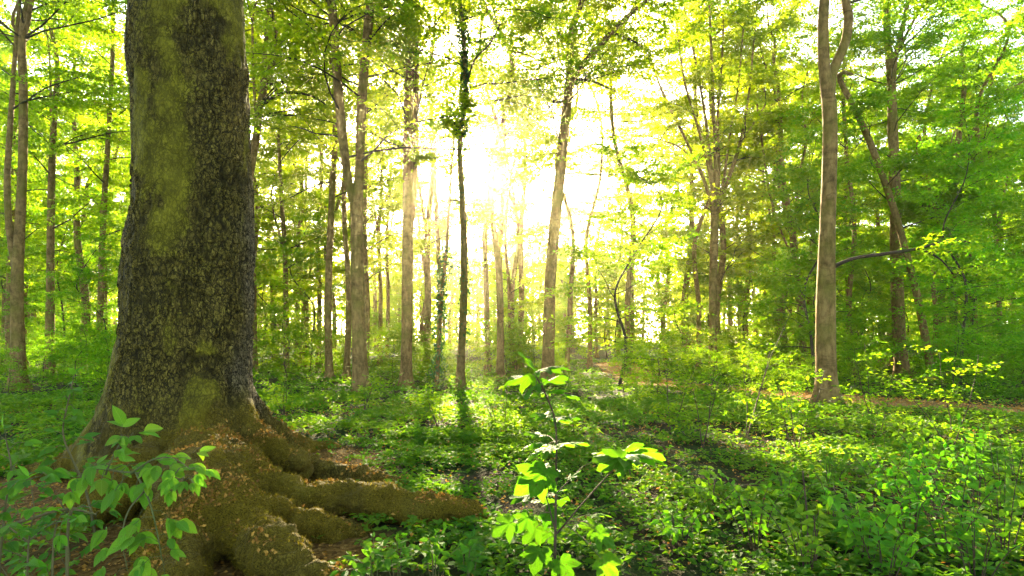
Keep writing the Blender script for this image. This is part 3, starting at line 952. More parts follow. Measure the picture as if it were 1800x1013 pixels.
photo_tree('tall_straight_tree', 'tall straight brown trunk behind the path, forking near the top', [(1586, 652, 23), (1581, 600, 21), (1578, 520, 20), (1575, 420, 19), (1573, 320, 18), (1569, 220, 16), (1567, 150, 14), (1559, 60, 11), (1556, 0, 10)], D=29, H=21,
           forks=[[(1569, 150, 9), (1574, 100, 8), (1583, 60, 8), (1595, 0, 7)], [(1576, 95, 5), (1598, 45, 5), (1615, 5, 4)]], crown=cr(z0=8.5, nl=10), seed=35, color=DEEP)
photo_tree('far_side_tree', 'greyish trunk beyond the tall straight tree, with boughs reaching to the picture edge', [(1674, 653, 13), (1676, 560, 12), (1679, 450, 11), (1682, 300, 10), (1688, 220, 8), (1696, 140, 7)], D=31, H=18,
           forks=[[(1682, 310, 6), (1708, 235, 5), (1728, 200, 5), (1760, 165, 4), (1800, 142, 3)]], crown=cr(z0=6.5, nl=11), seed=36, color=DEEP)
photo_tree('far_side_tree', 'leafy slim trunk nearest the right edge of the picture', [(1760, 650, 9), (1757, 560, 8), (1752, 430, 8), (1742, 300, 6), (1735, 180, 5)], D=33, H=18,
           forks=[[(1752, 420, 5), (1772, 340, 4), (1790, 250, 3)]], crown=cr(z0=5, nl=14), seed=37, color=DEEP)
photo_tree('far_side_tree', 'small dark spreading tree with crooked boughs over the path', [(1640, 640, 8), (1645, 560, 8), (1640, 480, 7), (1650, 380, 6), (1668, 340, 6), (1690, 290, 4)], D=26, H=9,
           forks=[[(1650, 390, 5), (1630, 320, 4), (1615, 240, 3)], [(1655, 370, 4), (1672, 300, 4), (1680, 230, 3)]], crown=cr(z0=3.2, z1=9, nl=10, L=3.0), seed=38, color=DEEP)
for q, (x0, xt, w, D, lab) in enumerate([
        (668, 668, 8, 40, 'thin far trunk just past the forked beech'),
        (680, 684, 7, 44, 'pale far trunk second past the forked beech'),
        (749, 757, 13, 34, 'mid-sized brown trunk between the paired stems and the ivy-clad trunk'),
        (876, 884, 11, 38, 'hazy brown trunk under the bright gap beside the sun'),
        (914, 920, 11, 36, 'hazy trunk with slight bend before the leaning tree'),
        (560, 562, 9, 38, 'far brown trunk before the slender one left of the forked beech'),
        (1365, 1358, 8, 36, 'grey far trunk between the fan-shaped tree and the pale branching one'),
        (1492, 1484, 8, 36, 'thin pale trunk close behind the stout path-side tree'),
        (1703, 1708, 9, 38, 'pale straight far trunk between the two slim trees at the right'),
        (1345, 1338, 7, 42, 'thin far trunk midway past the fan-shaped tree'),
        (140, 138, 6, 40, 'thin far trunk between the two slim dark trunks'),
        (540, 535, 7, 48, 'very far pale trunk between the first slim trunk and the forked beech')]):
    m_ = (x0 + xt) / 2
    photo_tree('distant_tree', lab, [(x0, 655, w), (x0 + (xt - x0) * .3 + 1, 520, w * .9), (m_ - 2, 420, w * .8), (xt + 3, 300, w * .65), (xt, 180, w * .5)], D=D, H=18,
               forks=[[(m_, 430, w * .5), (m_ + 14 * (1 if q % 2 else -1), 340, w * .4), (m_ + 30 * (1 if q % 2 else -1), 250, w * .25)]],
               crown=cr(z0=6.5, nl=9, npl=7), seed=50 + q)

# ivy on the thin trunk before the sun, and an ivy-wrapped pole beside it
def ivy(root_loc, P, rad, n, parent, name='ivy', seed=3):
    r = np.random.default_rng(seed)
    t = r.uniform(0, 1, n)
    p, d = pick(P, t)
    a = r.uniform(0, 2 * np.pi, n)
    o = np.stack([np.cos(a), np.sin(a), 0 * a], 1)
    rr_ = rad * np.sqrt(r.uniform(.25, 1, n))[:, None] * (1 + .8 * vnoise(np.stack([p[:, 2] * 1.5, 0 * a, 0 * a], 1), seed))[:, None]
    V, Fc, rn = leaf_arrays(p + o * rr_ - root_loc, o * .5 + np.array([0, 0, -.7]) + r.normal(0, .4, (n, 3)), o + r.normal(0, .5, (n, 3)), r.uniform(.06, .11, n), r.random(n), .9)
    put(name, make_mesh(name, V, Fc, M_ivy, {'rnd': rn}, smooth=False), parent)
sun_tree = [o for x, o in TREES if o.name.startswith('sun_tree')][0]
Ds = F * CH / 87.0
sp = spline(np.array([at(a, b, Ds) for a, b in [(808, 262), (813, 215), (818, 150), (814, 60), (808, 0)]]), 20)
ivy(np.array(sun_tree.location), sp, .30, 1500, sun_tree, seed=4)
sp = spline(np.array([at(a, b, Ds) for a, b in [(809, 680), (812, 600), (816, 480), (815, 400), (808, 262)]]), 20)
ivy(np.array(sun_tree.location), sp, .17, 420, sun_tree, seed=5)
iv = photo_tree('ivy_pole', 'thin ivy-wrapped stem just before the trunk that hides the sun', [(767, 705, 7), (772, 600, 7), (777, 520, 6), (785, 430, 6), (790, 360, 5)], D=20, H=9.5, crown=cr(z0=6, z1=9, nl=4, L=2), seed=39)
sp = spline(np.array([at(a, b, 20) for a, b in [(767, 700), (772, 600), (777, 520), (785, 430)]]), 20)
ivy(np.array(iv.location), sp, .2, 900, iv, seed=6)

# ------------------------------------------------------------------ shared trees of the middle distance
def library_tree(kind, seed):
    r = np.random.default_rng(seed)
    root = bpy.data.objects.new('x', None)
    gb, lv = Geo(), Leaves()
    if kind == 'tall':
        H, rad = 20, .20
        ax_ = np.array([[0, 0, -.3], [0, 0, .05]] + [[r.normal(0, .12) * q_, r.normal(0, .12) * q_, H * q_ / 6] for q_ in range(1, 7)])
        R4 = np.r_[rad, rad, np.linspace(rad * .92, .03, 6)]
        crown_on(r, gb, lv, spline(ax_, 30), 4.0, 19.5, 26, 4.6, .40, 9, 9, 9, .155, r0=.03, flat=.8)
        mat = M_crown
    elif kind == 'high':
        H, rad = 21, .13
        ax_ = np.array([[0, 0, -.3], [0, 0, .05]] + [[r.normal(0, .12) * q_, r.normal(0, .12) * q_, H * q_ / 6] for q_ in range(1, 7)])
        R4 = np.r_[rad, rad, np.linspace(rad * .92, .03, 6)]
        crown_on(r, gb, lv, spline(ax_, 30), 10.2, 20.5, 19, 5.2, .3, 8, 8, 8, .13, r0=.03, flat=.8)
        mat = M_crown
    elif kind == 'under':
        H, rad = 8.5, .055
        ax_ = np.array([[0, 0, -.2], [0, 0, .05]] + [[r.normal(0, .14) * q_, r.normal(0, .14) * q_, H * q_ / 5] for q_ in range(1, 6)])
        R4 = np.r_[rad, rad, np.linspace(rad * .9, .01, 5)]
        crown_on(r, gb, lv, spline(ax_, 30), 1.0, 8.3, 26, 2.9, .2, 8, 7, 9, .11, flat=.65, r0=.018)
        mat = M_under
    else:
        H, rad = 2.6, .022
        ax_ = np.array([[0, 0, -.1], [0, 0, .03]] + [[r.normal(0, .07) * q_, r.normal(0, .07) * q_, H * q_ / 4] for q_ in range(1, 5)])
        R4 = np.r_[rad, rad, np.linspace(rad * .9, .005, 4)]
        crown_on(r, gb, lv, spline(ax_, 20), .2, 2.5, 16, 1.25, .15, 5, 5, 8, .10, flat=.4, r0=.010)
        mat = M_under
    (V, Fc), _ = trunk_geo(r, np.c_[ax_, R4], sides=10, base_z=0.0, seed=seed, flare=kind in ('tall', 'high'))
    tm = make_mesh('trunk', V, Fc, M_bark if kind in ('tall', 'high') else M_twig)
    V, Fc = gb.arrays()
    return tm, make_mesh('branches', V, Fc, M_twig), lv.mesh('crown', mat)

LIB = {k_: [library_tree(k_, s_) for s_ in seeds] for k_, seeds in (('tall', (101, 102, 103, 104)), ('high', (131, 132, 133)), ('under', (111, 112, 113, 114)), ('shrub', (121, 122, 123, 124)))}

LM = sorted([(32, 'twin stems'), (330, 'giant beech'), (635, 'forked beech'), (714, 'paired stems'), (809, 'ivy-clad trunk'), (965, 'leaning tree'), (1253, 'fan tree'), (1452, 'stout tree'), (1584, 'tall straight tree'), (1760, 'edge tree')])
ORD = ['first', 'second', 'third', 'fourth', 'fifth', 'sixth', 'seventh', 'eighth', 'ninth', 'tenth', 'eleventh', 'twelfth', 'thirteenth', 'fourteenth', 'fifteenth', 'sixteenth', 'seventeenth', 'eighteenth', 'nineteenth', 'twentieth', 'twenty-first', 'twenty-second', 'twenty-third', 'twenty-fourth']

def place_all(kind, spots, name, phrase, cat, group, colors):
    """spots: (x, y, scale); every copy gets a label counted from a landmark in the picture."""
    per = {}
    rr_ = np.random.default_rng(len(spots) + 7)
    for x, y, sc in sorted(spots, key=lambda s: s[0] / s[1]):
        px = CX + F * x / y
        a, b = None, None
        for (q, nm) in LM:
            if q <= px:
                a = nm
            elif b is None:
                b = nm
        key = (a, b)
        per[key] = per.get(key, 0) + 1
        od = ORD[min(per[key] - 1, len(ORD) - 1)]
        if a and b:
            lab = f'{phrase}, {od} past the {a} towards the {b}'
        elif b:
            lab = f'{phrase}, {od} before the {b} at the edge'
        else:
            lab = f'{phrase}, {od} past the {a} at the edge'
        z = float(ground_z(x, y)[0])
        root = thing(name, lab, cat, (x, y, z), group, rr_.uniform(0, 6.28))
        root.scale = (sc, sc, sc * rr_.uniform(.92, 1.1))
        tm, bm_, cm = LIB[kind][int(rr_.integers(len(LIB[kind])))]
        col = colors(x, y)
        put('trunk', tm, root); put('branches', bm_, root, kind='stuff')
        c = put('crown', cm, root)
        c.color = col

def tone(x, y):
    px = CX + F * x / y
    s = sstep(1250, 1650, px) + (1 - sstep(150, 480, px)) * .7
    base = np.array([1.02, 1.0, .9]) * (1 - s) + np.array([.82, 1.08, .8]) * s
    base = base * (1 + .15 * vnoise(np.array([[x * .7, y * .7, 2.0]]), 8)[0])
    return (*[float(v) for v in base], 1.0)

r = np.random.default_rng(77)
def corridor(x, y, w):
    return abs(x + .08 * y - .6) < w

# spots the photograph shows in direct sun: trees that would stand in that light are mostly left out
SUNNY = [(.2, 6.0, .2), (.9, 9.0, .2), (.3, 12.0, .2), (1.6, 7.5, .2), (-.6, 15, .2), (-1.6, 6.2, .4), (-.8, 5.8, .3), (-2.4, 6.6, .5), (-4.6, 18.5, .2), (-6.2, 18.5, .2), (9.0, 14.8, .2), (6.8, 17.5, .2), (2.6, 5.6, .3), (3.6, 5.0, .4), (4.6, 8.5, .3), (3.0, 9.5, .2), (7.5, 12.5, .2), (0, 0, 1.6), (.3, .5, 1.9), (-.4, 6, 3.2)]
def in_sunbeam(x, y, sc, z0=4.5, z1=19, rad=2.3):
    for (tx, ty, tz) in SUNNY:
        dy = y - ty
        if abs(x - (tx + SUN.x / SUN.y * dy)) < rad * sc and z0 * sc < tz + SUN.z / SUN.y * dy < z1 * sc:
            return True
    return False

tall = []
tries = 0
while len(tall) < 94 and tries < 6000:
    tries += 1
    y = r.uniform(30, 72)
    x = r.uniform(-.95, .95) * y
    if any((x - a) ** 2 + (y - b) ** 2 < 3.2 ** 2 for a, b, _ in tall):
        continue
    if in_sunbeam(x, y, 1.0) and r.random() < .9:
        continue
    if abs((CX + F * x / y) - 335) < 60:
        continue
    tall.append((x, y, r.uniform(.62, .78) if corridor(x, y, 4) else r.uniform(.85, 1.1)))
for q, x in enumerate(np.linspace(-13, 5, 12)):
    tall.append((float(x + r.normal(0, .6)), float(r.uniform(66, 80)), float(r.uniform(.84, .96))))
place_all('tall', tall, 'background_tree', 'slender background tree', 'tree', 'slender trees of the background', tone)

high = [(x + r.normal(0, .3), y + r.normal(0, .5), 1.0 if abs(x + .08 * y) > 4.2 else 1.2) for x, y in ((-12.5, 27), (-9.4, 32), (-7.2, 27), (-4.4, 33), (-1.0, 30), (-.2, 27), (.4, 33), (2.4, 31), (5.0, 27), (4.2, 36), (9.2, 31), (-15.5, 33), (16, 30))]
place_all('high', high, 'high_crowned_tree', 'slim high-crowned tree', 'tree', 'slim trees with crowns high above', tone)

under = [(at(1088, 690, 19.5)[0], 19.5, .92)]
tries = 0
while len(under) < 52 and tries < 4000:
    tries += 1
    y = r.uniform(21, 55)
    x = r.uniform(-.92, .92) * y
    px = CX + F * x / y
    if any((x - a) ** 2 + (y - b) ** 2 < 2.6 ** 2 for a, b, _ in under):
        continue
    if y < 27 and 540 < px < 960:
        continue
    if in_sunbeam(x, y, .85, .5, 8.5, 2.2) or abs(px - 335) < 70 or path_dist(np.array([x]), np.array([y]))[0] < 2:
        continue
    under.append((x, y, r.uniform(.6, 1.1)))
place_all('under', under, 'young_beech', 'low leafy young beech', 'tree', 'young beeches under the tall trees', tone)

shr = []
tries = 0
while len(shr) < 75 and tries < 6000:
    tries += 1
    y = r.uniform(13, 42)
    x = r.uniform(-.88, .88) * y
    px = CX + F * x / y
    if any((x - a) ** 2 + (y - b) ** 2 < 1.5 ** 2 for a, b, _ in shr):
        continue
    if y < 21 and 420 < px < 1060:
        continue
    if abs(px - 335) < 100 or path_dist(np.array([x]), np.array([y]))[0] < 2.6 or (y < 17 and px > 1200 and y < 16):
        continue
    shr.append((x, y, r.uniform(.45, 1.0)))
for px, y in ((1215, 17.2), (1265, 16.4), (1320, 17.0), (1375, 16.2), (1420, 17.4)):
    shr.append(((px - CX) / F * y, y, .42))
place_all('shrub', shr, 'leafy_shrub', 'small leafy shrub', 'shrub', 'shrubs of the undergrowth', tone)

# ------------------------------------------------------------------ far woodland: a mass nobody could count
r = np.random.default_rng(5)
gb, lv = Geo(), Leaves()
for q in range(225):
    y = r.uniform(72, 125)
    x = r.uniform(-1.0, 1.0) * y
    z = float(ground_z(x, y)[0])
    H = min(21.0, (y - 25) * .27) * r.uniform(.7, 1.0)
    P = np.array([[x, y, z - .3], [x + r.normal(0, .3), y, z + H * .5], [x + r.normal(0, .8), y, z + H]])
    gb.add(*tube(P, [.22, .15, .03], 6))
    n_ = 560
    cz = z + H * (.01 + .99 * r.beta(1.0, 1.35, n_))
    ra = 3.2 * np.sqrt(r.random(n_)) * np.sin(np.clip((cz - z) / H, .25, 1) * 2.8)
    a = r.uniform(0, 6.28, n_)
    pos = np.stack([x + ra * np.cos(a), y + ra * np.sin(a), cz], 1)
    lv.add(pos, r.normal(0, 1, (n_, 3)), np.array([0, 0, 1.0]) + r.normal(0, .6, (n_, 3)), r.uniform(.4, .85, n_), r.random(n_))
V, Fc = gb.arrays()
far = put('distant_woodland', lv.mesh('distant_woodland', M_crown), kind='stuff', label='hazy far wood closing the view behind the trees', category='woodland')
put('trunks', make_mesh('trunks', V, Fc, M_bark), far, kind='stuff')

# ------------------------------------------------------------------ ground cover
def fan_points(r, n, y0, y1, wide=.92, pad=1.5):
    yy = np.sqrt(r.uniform(y0 ** 2, y1 ** 2, n))
    xx = r.uniform(-1, 1, n) * (wide * yy + pad)
    return xx, yy

def cover(r, n, y0, y1, size, hmax, k_leaf, lv, clump=1.0):
    x, y = fan_points(r, n, y0, y1)
    nz = fbm(np.stack([x * .9, y * .9, 0 * x], 1), 3, 12)
    keep = (r.random(n) < np.clip(.68 + .85 * nz, .05, 1)) & (path_dist(x, y) > 1.2 + .6 * r.random(n)) & (r.random(n) > litter_mask(x, y) * .97)
    x, y, nz = x[keep], y[keep], nz[keep]
    z = ground_z(x, y)
    h = hmax * (.35 + .65 * r.random(len(x))) * np.clip(.8 + .5 * nz, .3, 1.3)
    a0 = r.uniform(0, 6.28, len(x))
    tn = np.clip(.45 + .3 * fbm(np.stack([x * .5, y * .5, 0 * x + 7], 1), 2, 31) + r.normal(0, .15, len(x)), 0, 1)
    for q in range(k_leaf):
        a = a0 + q * 6.283 / k_leaf + r.normal(0, .3, len(x))
        d = np.stack([np.cos(a), np.sin(a), r.normal(-.05, .35, len(x))], 1)
        nn = np.stack([r.normal(0, .35, len(x)), r.normal(0, .35, len(x)), np.ones(len(x))], 1)
        lv.add(np.stack([x, y, z + h], 1) + d * size * .12, d, nn, size * r.uniform(.6, 1.25, len(x)), np.clip(tn + r.normal(0, .1, len(x)), 0, 1))

r = np.random.default_rng(9)
lv = Leaves()
cover(r, 30000, 3.2, 9.0, .062, .15, 5, lv)
cover(r, 28000, 8.5, 17, .09, .20, 4, lv)
cover(r, 26000, 16, 45, .15, .22, 3, lv)
put('ground_cover', lv.mesh('ground_cover', M_herb, width=.7), kind='stuff', label='low green herb carpet covering the forest floor', category='ground cover')

# taller seedlings among it
lv = Leaves(); gb = Geo()
r = np.random.default_rng(19)
x, y = fan_points(r, 900, 7.5, 34)
ok = (path_dist(x, y) > 2.4) & (litter_mask(x, y) < .4)
for a, b in zip(x[ok], y[ok]):
    z = float(ground_z(a, b)[0])
    H = r.uniform(.18, .55)
    P = grow(r, (a, b, z), (r.normal(0, .15), r.normal(0, .15), 1), H, 4, .12, 0)
    gb.add(*tube(P, [.005, .004, .003, .002], 3))
    twigs(r, lv, P, .35, 4, .28, 6, .075 if b < 16 else .10, flat=.35)
sd = put('seedlings', lv.mesh('seedlings', M_herb), kind='stuff', label='knee-high leafy seedlings standing in the herb carpet', category='seedlings')
V, Fc = gb.arrays()
put('stems', make_mesh('stems', V, Fc, M_stem), sd, kind='stuff')

# fallen orange bud scales on the soil and on the roots
lv = Leaves()
x, y = fan_points(r, 62000, 3.2, 15)
lm = litter_mask(x, y)
kp = (r.random(len(x)) < .30 + .7 * lm)
x, y, lm = x[kp], y[kp], lm[kp]
z = ground_z(x, y) + np.where(lm > .4, .015, .14) * r.random(len(x)) + .006
nn = len(x)
lv.add(np.stack([x, y, z], 1), np.c_[r.normal(0, 1, (nn, 2)), r.normal(0, .3, nn)], np.c_[r.normal(0, .5, (nn, 2)), np.ones(nn)], r.uniform(.020, .042, nn), r.random(nn))
RVt, RNt, vo, nr = ROOT_TOP
cand = np.where((RNt[:, 2] > .62) & (nr > .95) & (RVt[:, 2] > .0))[0]
cand = cand[r.random(len(cand)) < sstep(-.2, .45, fbm(RVt[cand] * 3.2, 4, 71)) * (.25 + .75 * sstep(.8, 1.15, nr[cand]))]
ch = r.choice(cand, min(17000, len(cand)), replace=False)
nn = len(ch)
lv.add(RVt[ch] + RNt[ch] * .006 + r.normal(0, .008, (nn, 3)), r.normal(0, 1, (nn, 3)), RNt[ch] + r.normal(0, .6, (nn, 3)), r.uniform(.012, .04, nn), r.random(nn) ** 1.6)
put('leaf_litter', lv.mesh('leaf_litter', M_scale, width=.7), kind='stuff', label='orange-brown bud scales strewn over roots and soil', category='litter')
lv = Leaves()
q = PATHS[r.integers(0, 110, 9000)] + r.normal(0, .8, (9000, 2))
lv.add(np.c_[q, ground_z(q[:, 0], q[:, 1]) + .02], np.c_[r.normal(0, 1, (9000, 2)), np.zeros(9000)], np.c_[r.normal(0, .4, (9000, 2)), np.ones(9000)], r.uniform(.04, .09, 9000), r.random(9000))
put('path_litter', lv.mesh('path_litter', M_scale), kind='stuff', label='dried brown leaves lying on the forest path', category='litter')

# ------------------------------------------------------------------ foreground plants with single leaves
def leaf_template(name, kind, mat, bend=.2, fold=.12):
    if kind == 'ovate':
        ys = np.array([0, .10, .25, .42, .60, .78, .92, 1.0])
        ws = np.array([.02, .17, .28, .31, .265, .17, .065, .0])
        V, Fc = [], []
        for yv, w in zip(ys, ws):
            zb = -bend * yv ** 2
            V += [(-w, yv, zb + fold * w), (0, yv, zb), (w, yv, zb + fold * w)]
        for q_ in range(len(ys) - 1):
            a = q_ * 3
            Fc += [(a, a + 1, a + 4, a + 3), (a + 1, a + 2, a + 5, a + 4)]
        return make_mesh(name, np.array(V, float), np.array(Fc), mat)
    pts = [(0, -.02), (.10, -.10), (.25, -.16), (.40, -.10), (.52, -.04), (.50, .06), (.44, .12), (.56, .20), (.66, .34), (.78, .48), (.62, .50), (.50, .50), (.36, .44), (.27, .42),
           (.30, .56), (.28, .68), (.20, .78), (.12, .88), (0, 1.0)]
    out = [(x_, y_) for x_, y_ in pts] + [(-x_ * .97, y_ * 1.01) for x_, y_ in pts[-2:0:-1]]
    ctr = np.array([0, .12])
    V = [(0, .12, 0)]
    o2 = np.array(out)
    for f_ in (.5, 1.0):
        for q_ in o2:
            p_ = ctr + (q_ - ctr) * f_
            rr2 = p_[0] ** 2 + (p_[1] - .12) ** 2
            V.append((p_[0], p_[1], -bend * rr2 + fold * .35 * math.sin(6 * math.atan2(p_[0], p_[1] - .1)) * math.sqrt(rr2)))
    m = len(out)
    tri = [(0, 1 + q_, 1 + (q_ + 1) % m) for q_ in range(m)]
    for q_ in range(m):
        a, b = 1 + q_, 1 + (q_ + 1) % m
        tri += [(a, a + m, b + m), (a, b + m, b)]
    return make_mesh(name, np.array(V, float), np.array(tri)[:, ::-1], mat)

OV = [leaf_template('leaf', 'ovate', M_near, b, f) for b, f in ((.18, .25), (.38, .35), (.05, .15))]
SY = [leaf_template('leaf', 'palmate', M_syc, b, f) for b, f in ((.25, .25), (.45, .3), (.12, .35))]

def add_leaf(root, tmpl, p, d, nrm, size, base, tint=None, wid=.88):
    d = unit(np.asarray(d, float)); nrm = np.asarray(nrm, float)
    x_ = unit(np.cross(d, nrm)); z_ = np.cross(x_, d)
    M = Matrix(((x_[0], d[0], z_[0]), (x_[1], d[1], z_[1]), (x_[2], d[2], z_[2])))
    o = put('leaf', tmpl, root, tuple(np.asarray(p) - base))
    o.rotation_euler = M.to_euler()
    o.scale = (size * wid, size, size)
    t = np.array(tint if tint else (1, 1, 1, 1), float)
    j = random.gauss(0, .12)
    yel = max(0, random.gauss(0, .18))
    o.color = (max(.3, t[0] * (1 + j + yel)), max(.3, t[1] * (1 + j + yel * .3)), max(.2, t[2] * (1 + j)), 1)
    return o

def leafy_plant(name, label, cat, stems, leaf_len, seed, group=None, step=.055, mat=None, droop=.35, tmpl=None, t0=.25, compound=True, tint=None, face=(0, -.35, 1.0), maxl=280):
    """stems: list of ((points), foot radius). Opposite side shoots carry three to five leaflets when compound."""
    r = np.random.default_rng(seed)
    tmpl = tmpl or OV
    base = np.array(stems[0][0][0], float)
    root = thing(name, label, cat, base, group)
    cnt = 0
    for pts, rad in stems:
        P = spline(np.array(pts, float), 18)
        g = Geo()
        g.add(*tube(P - base, np.linspace(rad, rad * .35, 18), 6))
        L = np.linalg.norm(np.diff(P, axis=0), axis=1).sum()
        ts = np.arange(t0, 1.0, step / L)
        side_ = 1
        for t in list(ts) + [1.0]:
            p, d = pick(P, np.array([min(t, .999)]))
            p, d = p[0], d[0]
            lat = unit(np.cross(d, [0, -.4, 1.0]) + 1e-6)
            for sg in ((side_, -side_) if compound is False else (side_,)):
                if cnt >= maxl:
                    break
                if t == 1.0:
                    sd = d
                else:
                    sd = unit(d * r.uniform(.2, .7) + lat * sg * r.uniform(.7, 1.1) + r.normal(0, .3, 3))
                sz = leaf_len * r.uniform(.7, 1.15) * (1.0 if t < .9 else .8)
                if compound:
                    pl = sz * r.uniform(.7, 1.2)
                    tip = p + sd * pl + np.array([0, 0, -.05 * pl])
                    g.add(*tube(np.array([p, (p + tip) / 2 + [0, 0, .02], tip]) - base, [rad * .28, rad * .22, rad * .15], 4))
                    sl = unit(np.cross(sd, [0, 0, 1.0]) + 1e-6)
                    for da in (0, 1, -1):
                        ld = sd + sl * da * .95 + r.normal(0, .15, 3)
                        ld[2] -= droop * r.uniform(.4, 1.5)
                        add_leaf(root, tmpl[int(r.integers(len(tmpl)))], tip - sd * (0 if da == 0 else pl * .12), ld, np.array(face) + r.normal(0, .3, 3), sz * (1.0 if da == 0 else .85), base, tint)
                        cnt += 1
                else:
                    ld = sd + r.normal(0, .15, 3)
                    ld[2] -= droop * r.uniform(.3, 1.3)
                    pl = sz * .15
                    add_leaf(root, tmpl[int(r.integers(len(tmpl)))], p + sd * pl, ld, np.array(face) + r.normal(0, .3, 3), sz, base, tint)
                    cnt += 1
            side_ = -side_
        V, Fc = g.arrays()
        put('stem', make_mesh('stem', V, Fc, mat or M_stem), root)
    return root

def gp(px, d):      # a point of the ground under photo column px at distance d
    x_ = (px - CX) / F * d
    return np.array([x_, d, float(ground_z(x_, d)[0])])

# left: elder-like branches in front of the beech
leafy_plant('elder_shrub', 'upright leafy elder shoot between the twin stems and the giant beech', 'shrub',
            [([gp(170, 4.6), at(150, 860, 4.5), at(112, 770, 4.4), at(118, 715, 4.4), at(128, 672, 4.4)], .011)], .105, 201, step=.045, t0=.35)
leafy_plant('elder_shrub', 'arching elder branch hanging its pale leaves before the giant beech', 'shrub',
            [([gp(120, 3.3), at(120, 925, 3.3), at(150, 830, 3.3), at(215, 830, 3.2), at(275, 835, 3.1), at(325, 845, 3.0)], .010),
             ([at(185, 835, 3.25), at(200, 800, 3.25), at(215, 775, 3.25), at(230, 768, 3.2)], .006),
             ([at(240, 833, 3.15), at(262, 880, 3.0), at(275, 930, 2.95), at(285, 985, 2.9)], .006),
             ([at(230, 832, 3.15), at(270, 808, 3.1), at(305, 806, 3.05), at(335, 825, 3.0)], .005),
             ([at(255, 862, 3.05), at(225, 900, 3.0), at(215, 950, 2.95), at(225, 1005, 2.9)], .005)], .10, 202, step=.032, t0=.48, droop=.75, tint=(1.8, 1.45, 1.6, 1), face=(0.1, -.6, 1.0), maxl=295)
leafy_plant('elder_shrub', 'dark elder shoot with round leaves below the arching branch', 'shrub',
            [([gp(90, 3.6), at(100, 920, 3.6), at(150, 890, 3.5), at(165, 905, 3.4)], .008), ([at(120, 905, 3.6), at(95, 870, 3.5), at(60, 850, 3.4)], .006)], .085, 203, step=.05, t0=.4, droop=.5, tint=(.8, .95, 1.0, 1))
leafy_plant('elder_shrub', 'leafy elder shoot cut by the left picture edge', 'shrub',
            [([gp(-10, 3.4), at(8, 900, 3.3), at(20, 830, 3.2), at(10, 770, 3.2)], .009), ([at(15, 850, 3.3), at(40, 845, 3.2), at(70, 838, 3.1)], .006)], .105, 204, step=.05, t0=.4, droop=.4)
leafy_plant('elder_shrub', 'bright broad-leaved elder shoot low at the left picture edge', 'shrub',
            [([gp(45, 3.1), at(50, 960, 3.0), at(60, 900, 2.95), at(55, 860, 2.9)], .007), ([at(52, 950, 3.0), at(85, 925, 2.95), at(115, 915, 2.9)], .005), ([at(52, 955, 3.0), at(20, 930, 2.95), at(-5, 915, 2.9)], .005)], .085, 205, step=.09, t0=.3, droop=.35, tint=(1.3, 1.35, 1.1, 1))
for q, (px, d, lab) in enumerate([(20, 3.55, 'small bright seedling in the lower left corner'), (75, 3.75, 'low bright seedling beside the corner one'), (120, 4.1, 'low seedling on the orange litter before the beech'), (45, 4.6, 'low seedling behind the corner ones')]):
    b_ = gp(px, d)
    rr_ = np.random.default_rng(300 + q)
    leafy_plant('forest_seedling', lab, 'seedling', [([b_, b_ + [rr_.normal(0, .05), 0, .16], b_ + [rr_.normal(0, .1), rr_.normal(0, .05), .3]], .005), ([b_, b_ + [.1, 0, .12], b_ + [.2, -.05, .2]], .004), ([b_, b_ + [-.1, .03, .12], b_ + [-.18, 0, .22]], .004)],
                .072, 300 + q, 'seedlings in the lower left corner', step=.05, t0=.3, compound=False)
# a long bare shoot crossing the corner
P = spline(np.array([at(-30, 940, 3.4), at(60, 910, 3.4), at(120, 895, 3.4), at(170, 905, 3.4)]), 16)
b_ = P[0].copy()
o = put('bare_shoot', make_mesh('bare_shoot', *(lambda t_: (t_[0] - b_, t_[1]))(tube(P, np.linspace(.012, .005, 16), 6)), M_stem), loc=tuple(b_), label='bare ochre shoot reaching across the lower left corner', category='branch')

# centre: the sycamore sapling
r = np.random.default_rng(401)
D0 = 2.75
base = gp(975, D0)
syc = thing('sycamore_sapling', 'young sycamore with broad lobed leaves on one thin stem', 'sapling', base)
def stemp(pts, r0, r1, nm):
    P = spline(np.array(pts), 24)
    V, Fc = tube(P - base, np.linspace(r0, r1, 24), 7)
    put(nm, make_mesh(nm, V, Fc, M_redstem), syc)
    return P
main = stemp([base - [0, 0, .05], at(974, 1050, D0), at(976, 950, D0), at(977, 850, D0), at(977, 750, D0), at(962, 700, D0 - .03), at(942, 662, D0 - .05)], .0085, .0035, 'stem')
br1 = stemp([at(979, 938, D0), at(1020, 890, D0 - .05), at(1060, 845, D0 - .1), at(1098, 805, D0 - .15)], .0045, .0025, 'branch')
br2 = stemp([at(976, 870, D0), at(1000, 845, D0), at(1025, 820, D0 + .05)], .003, .002, 'branch')
br3 = stemp([at(975, 930, D0), at(962, 880, D0 + .05), at(955, 855, D0 + .1)], .004, .0025, 'branch')
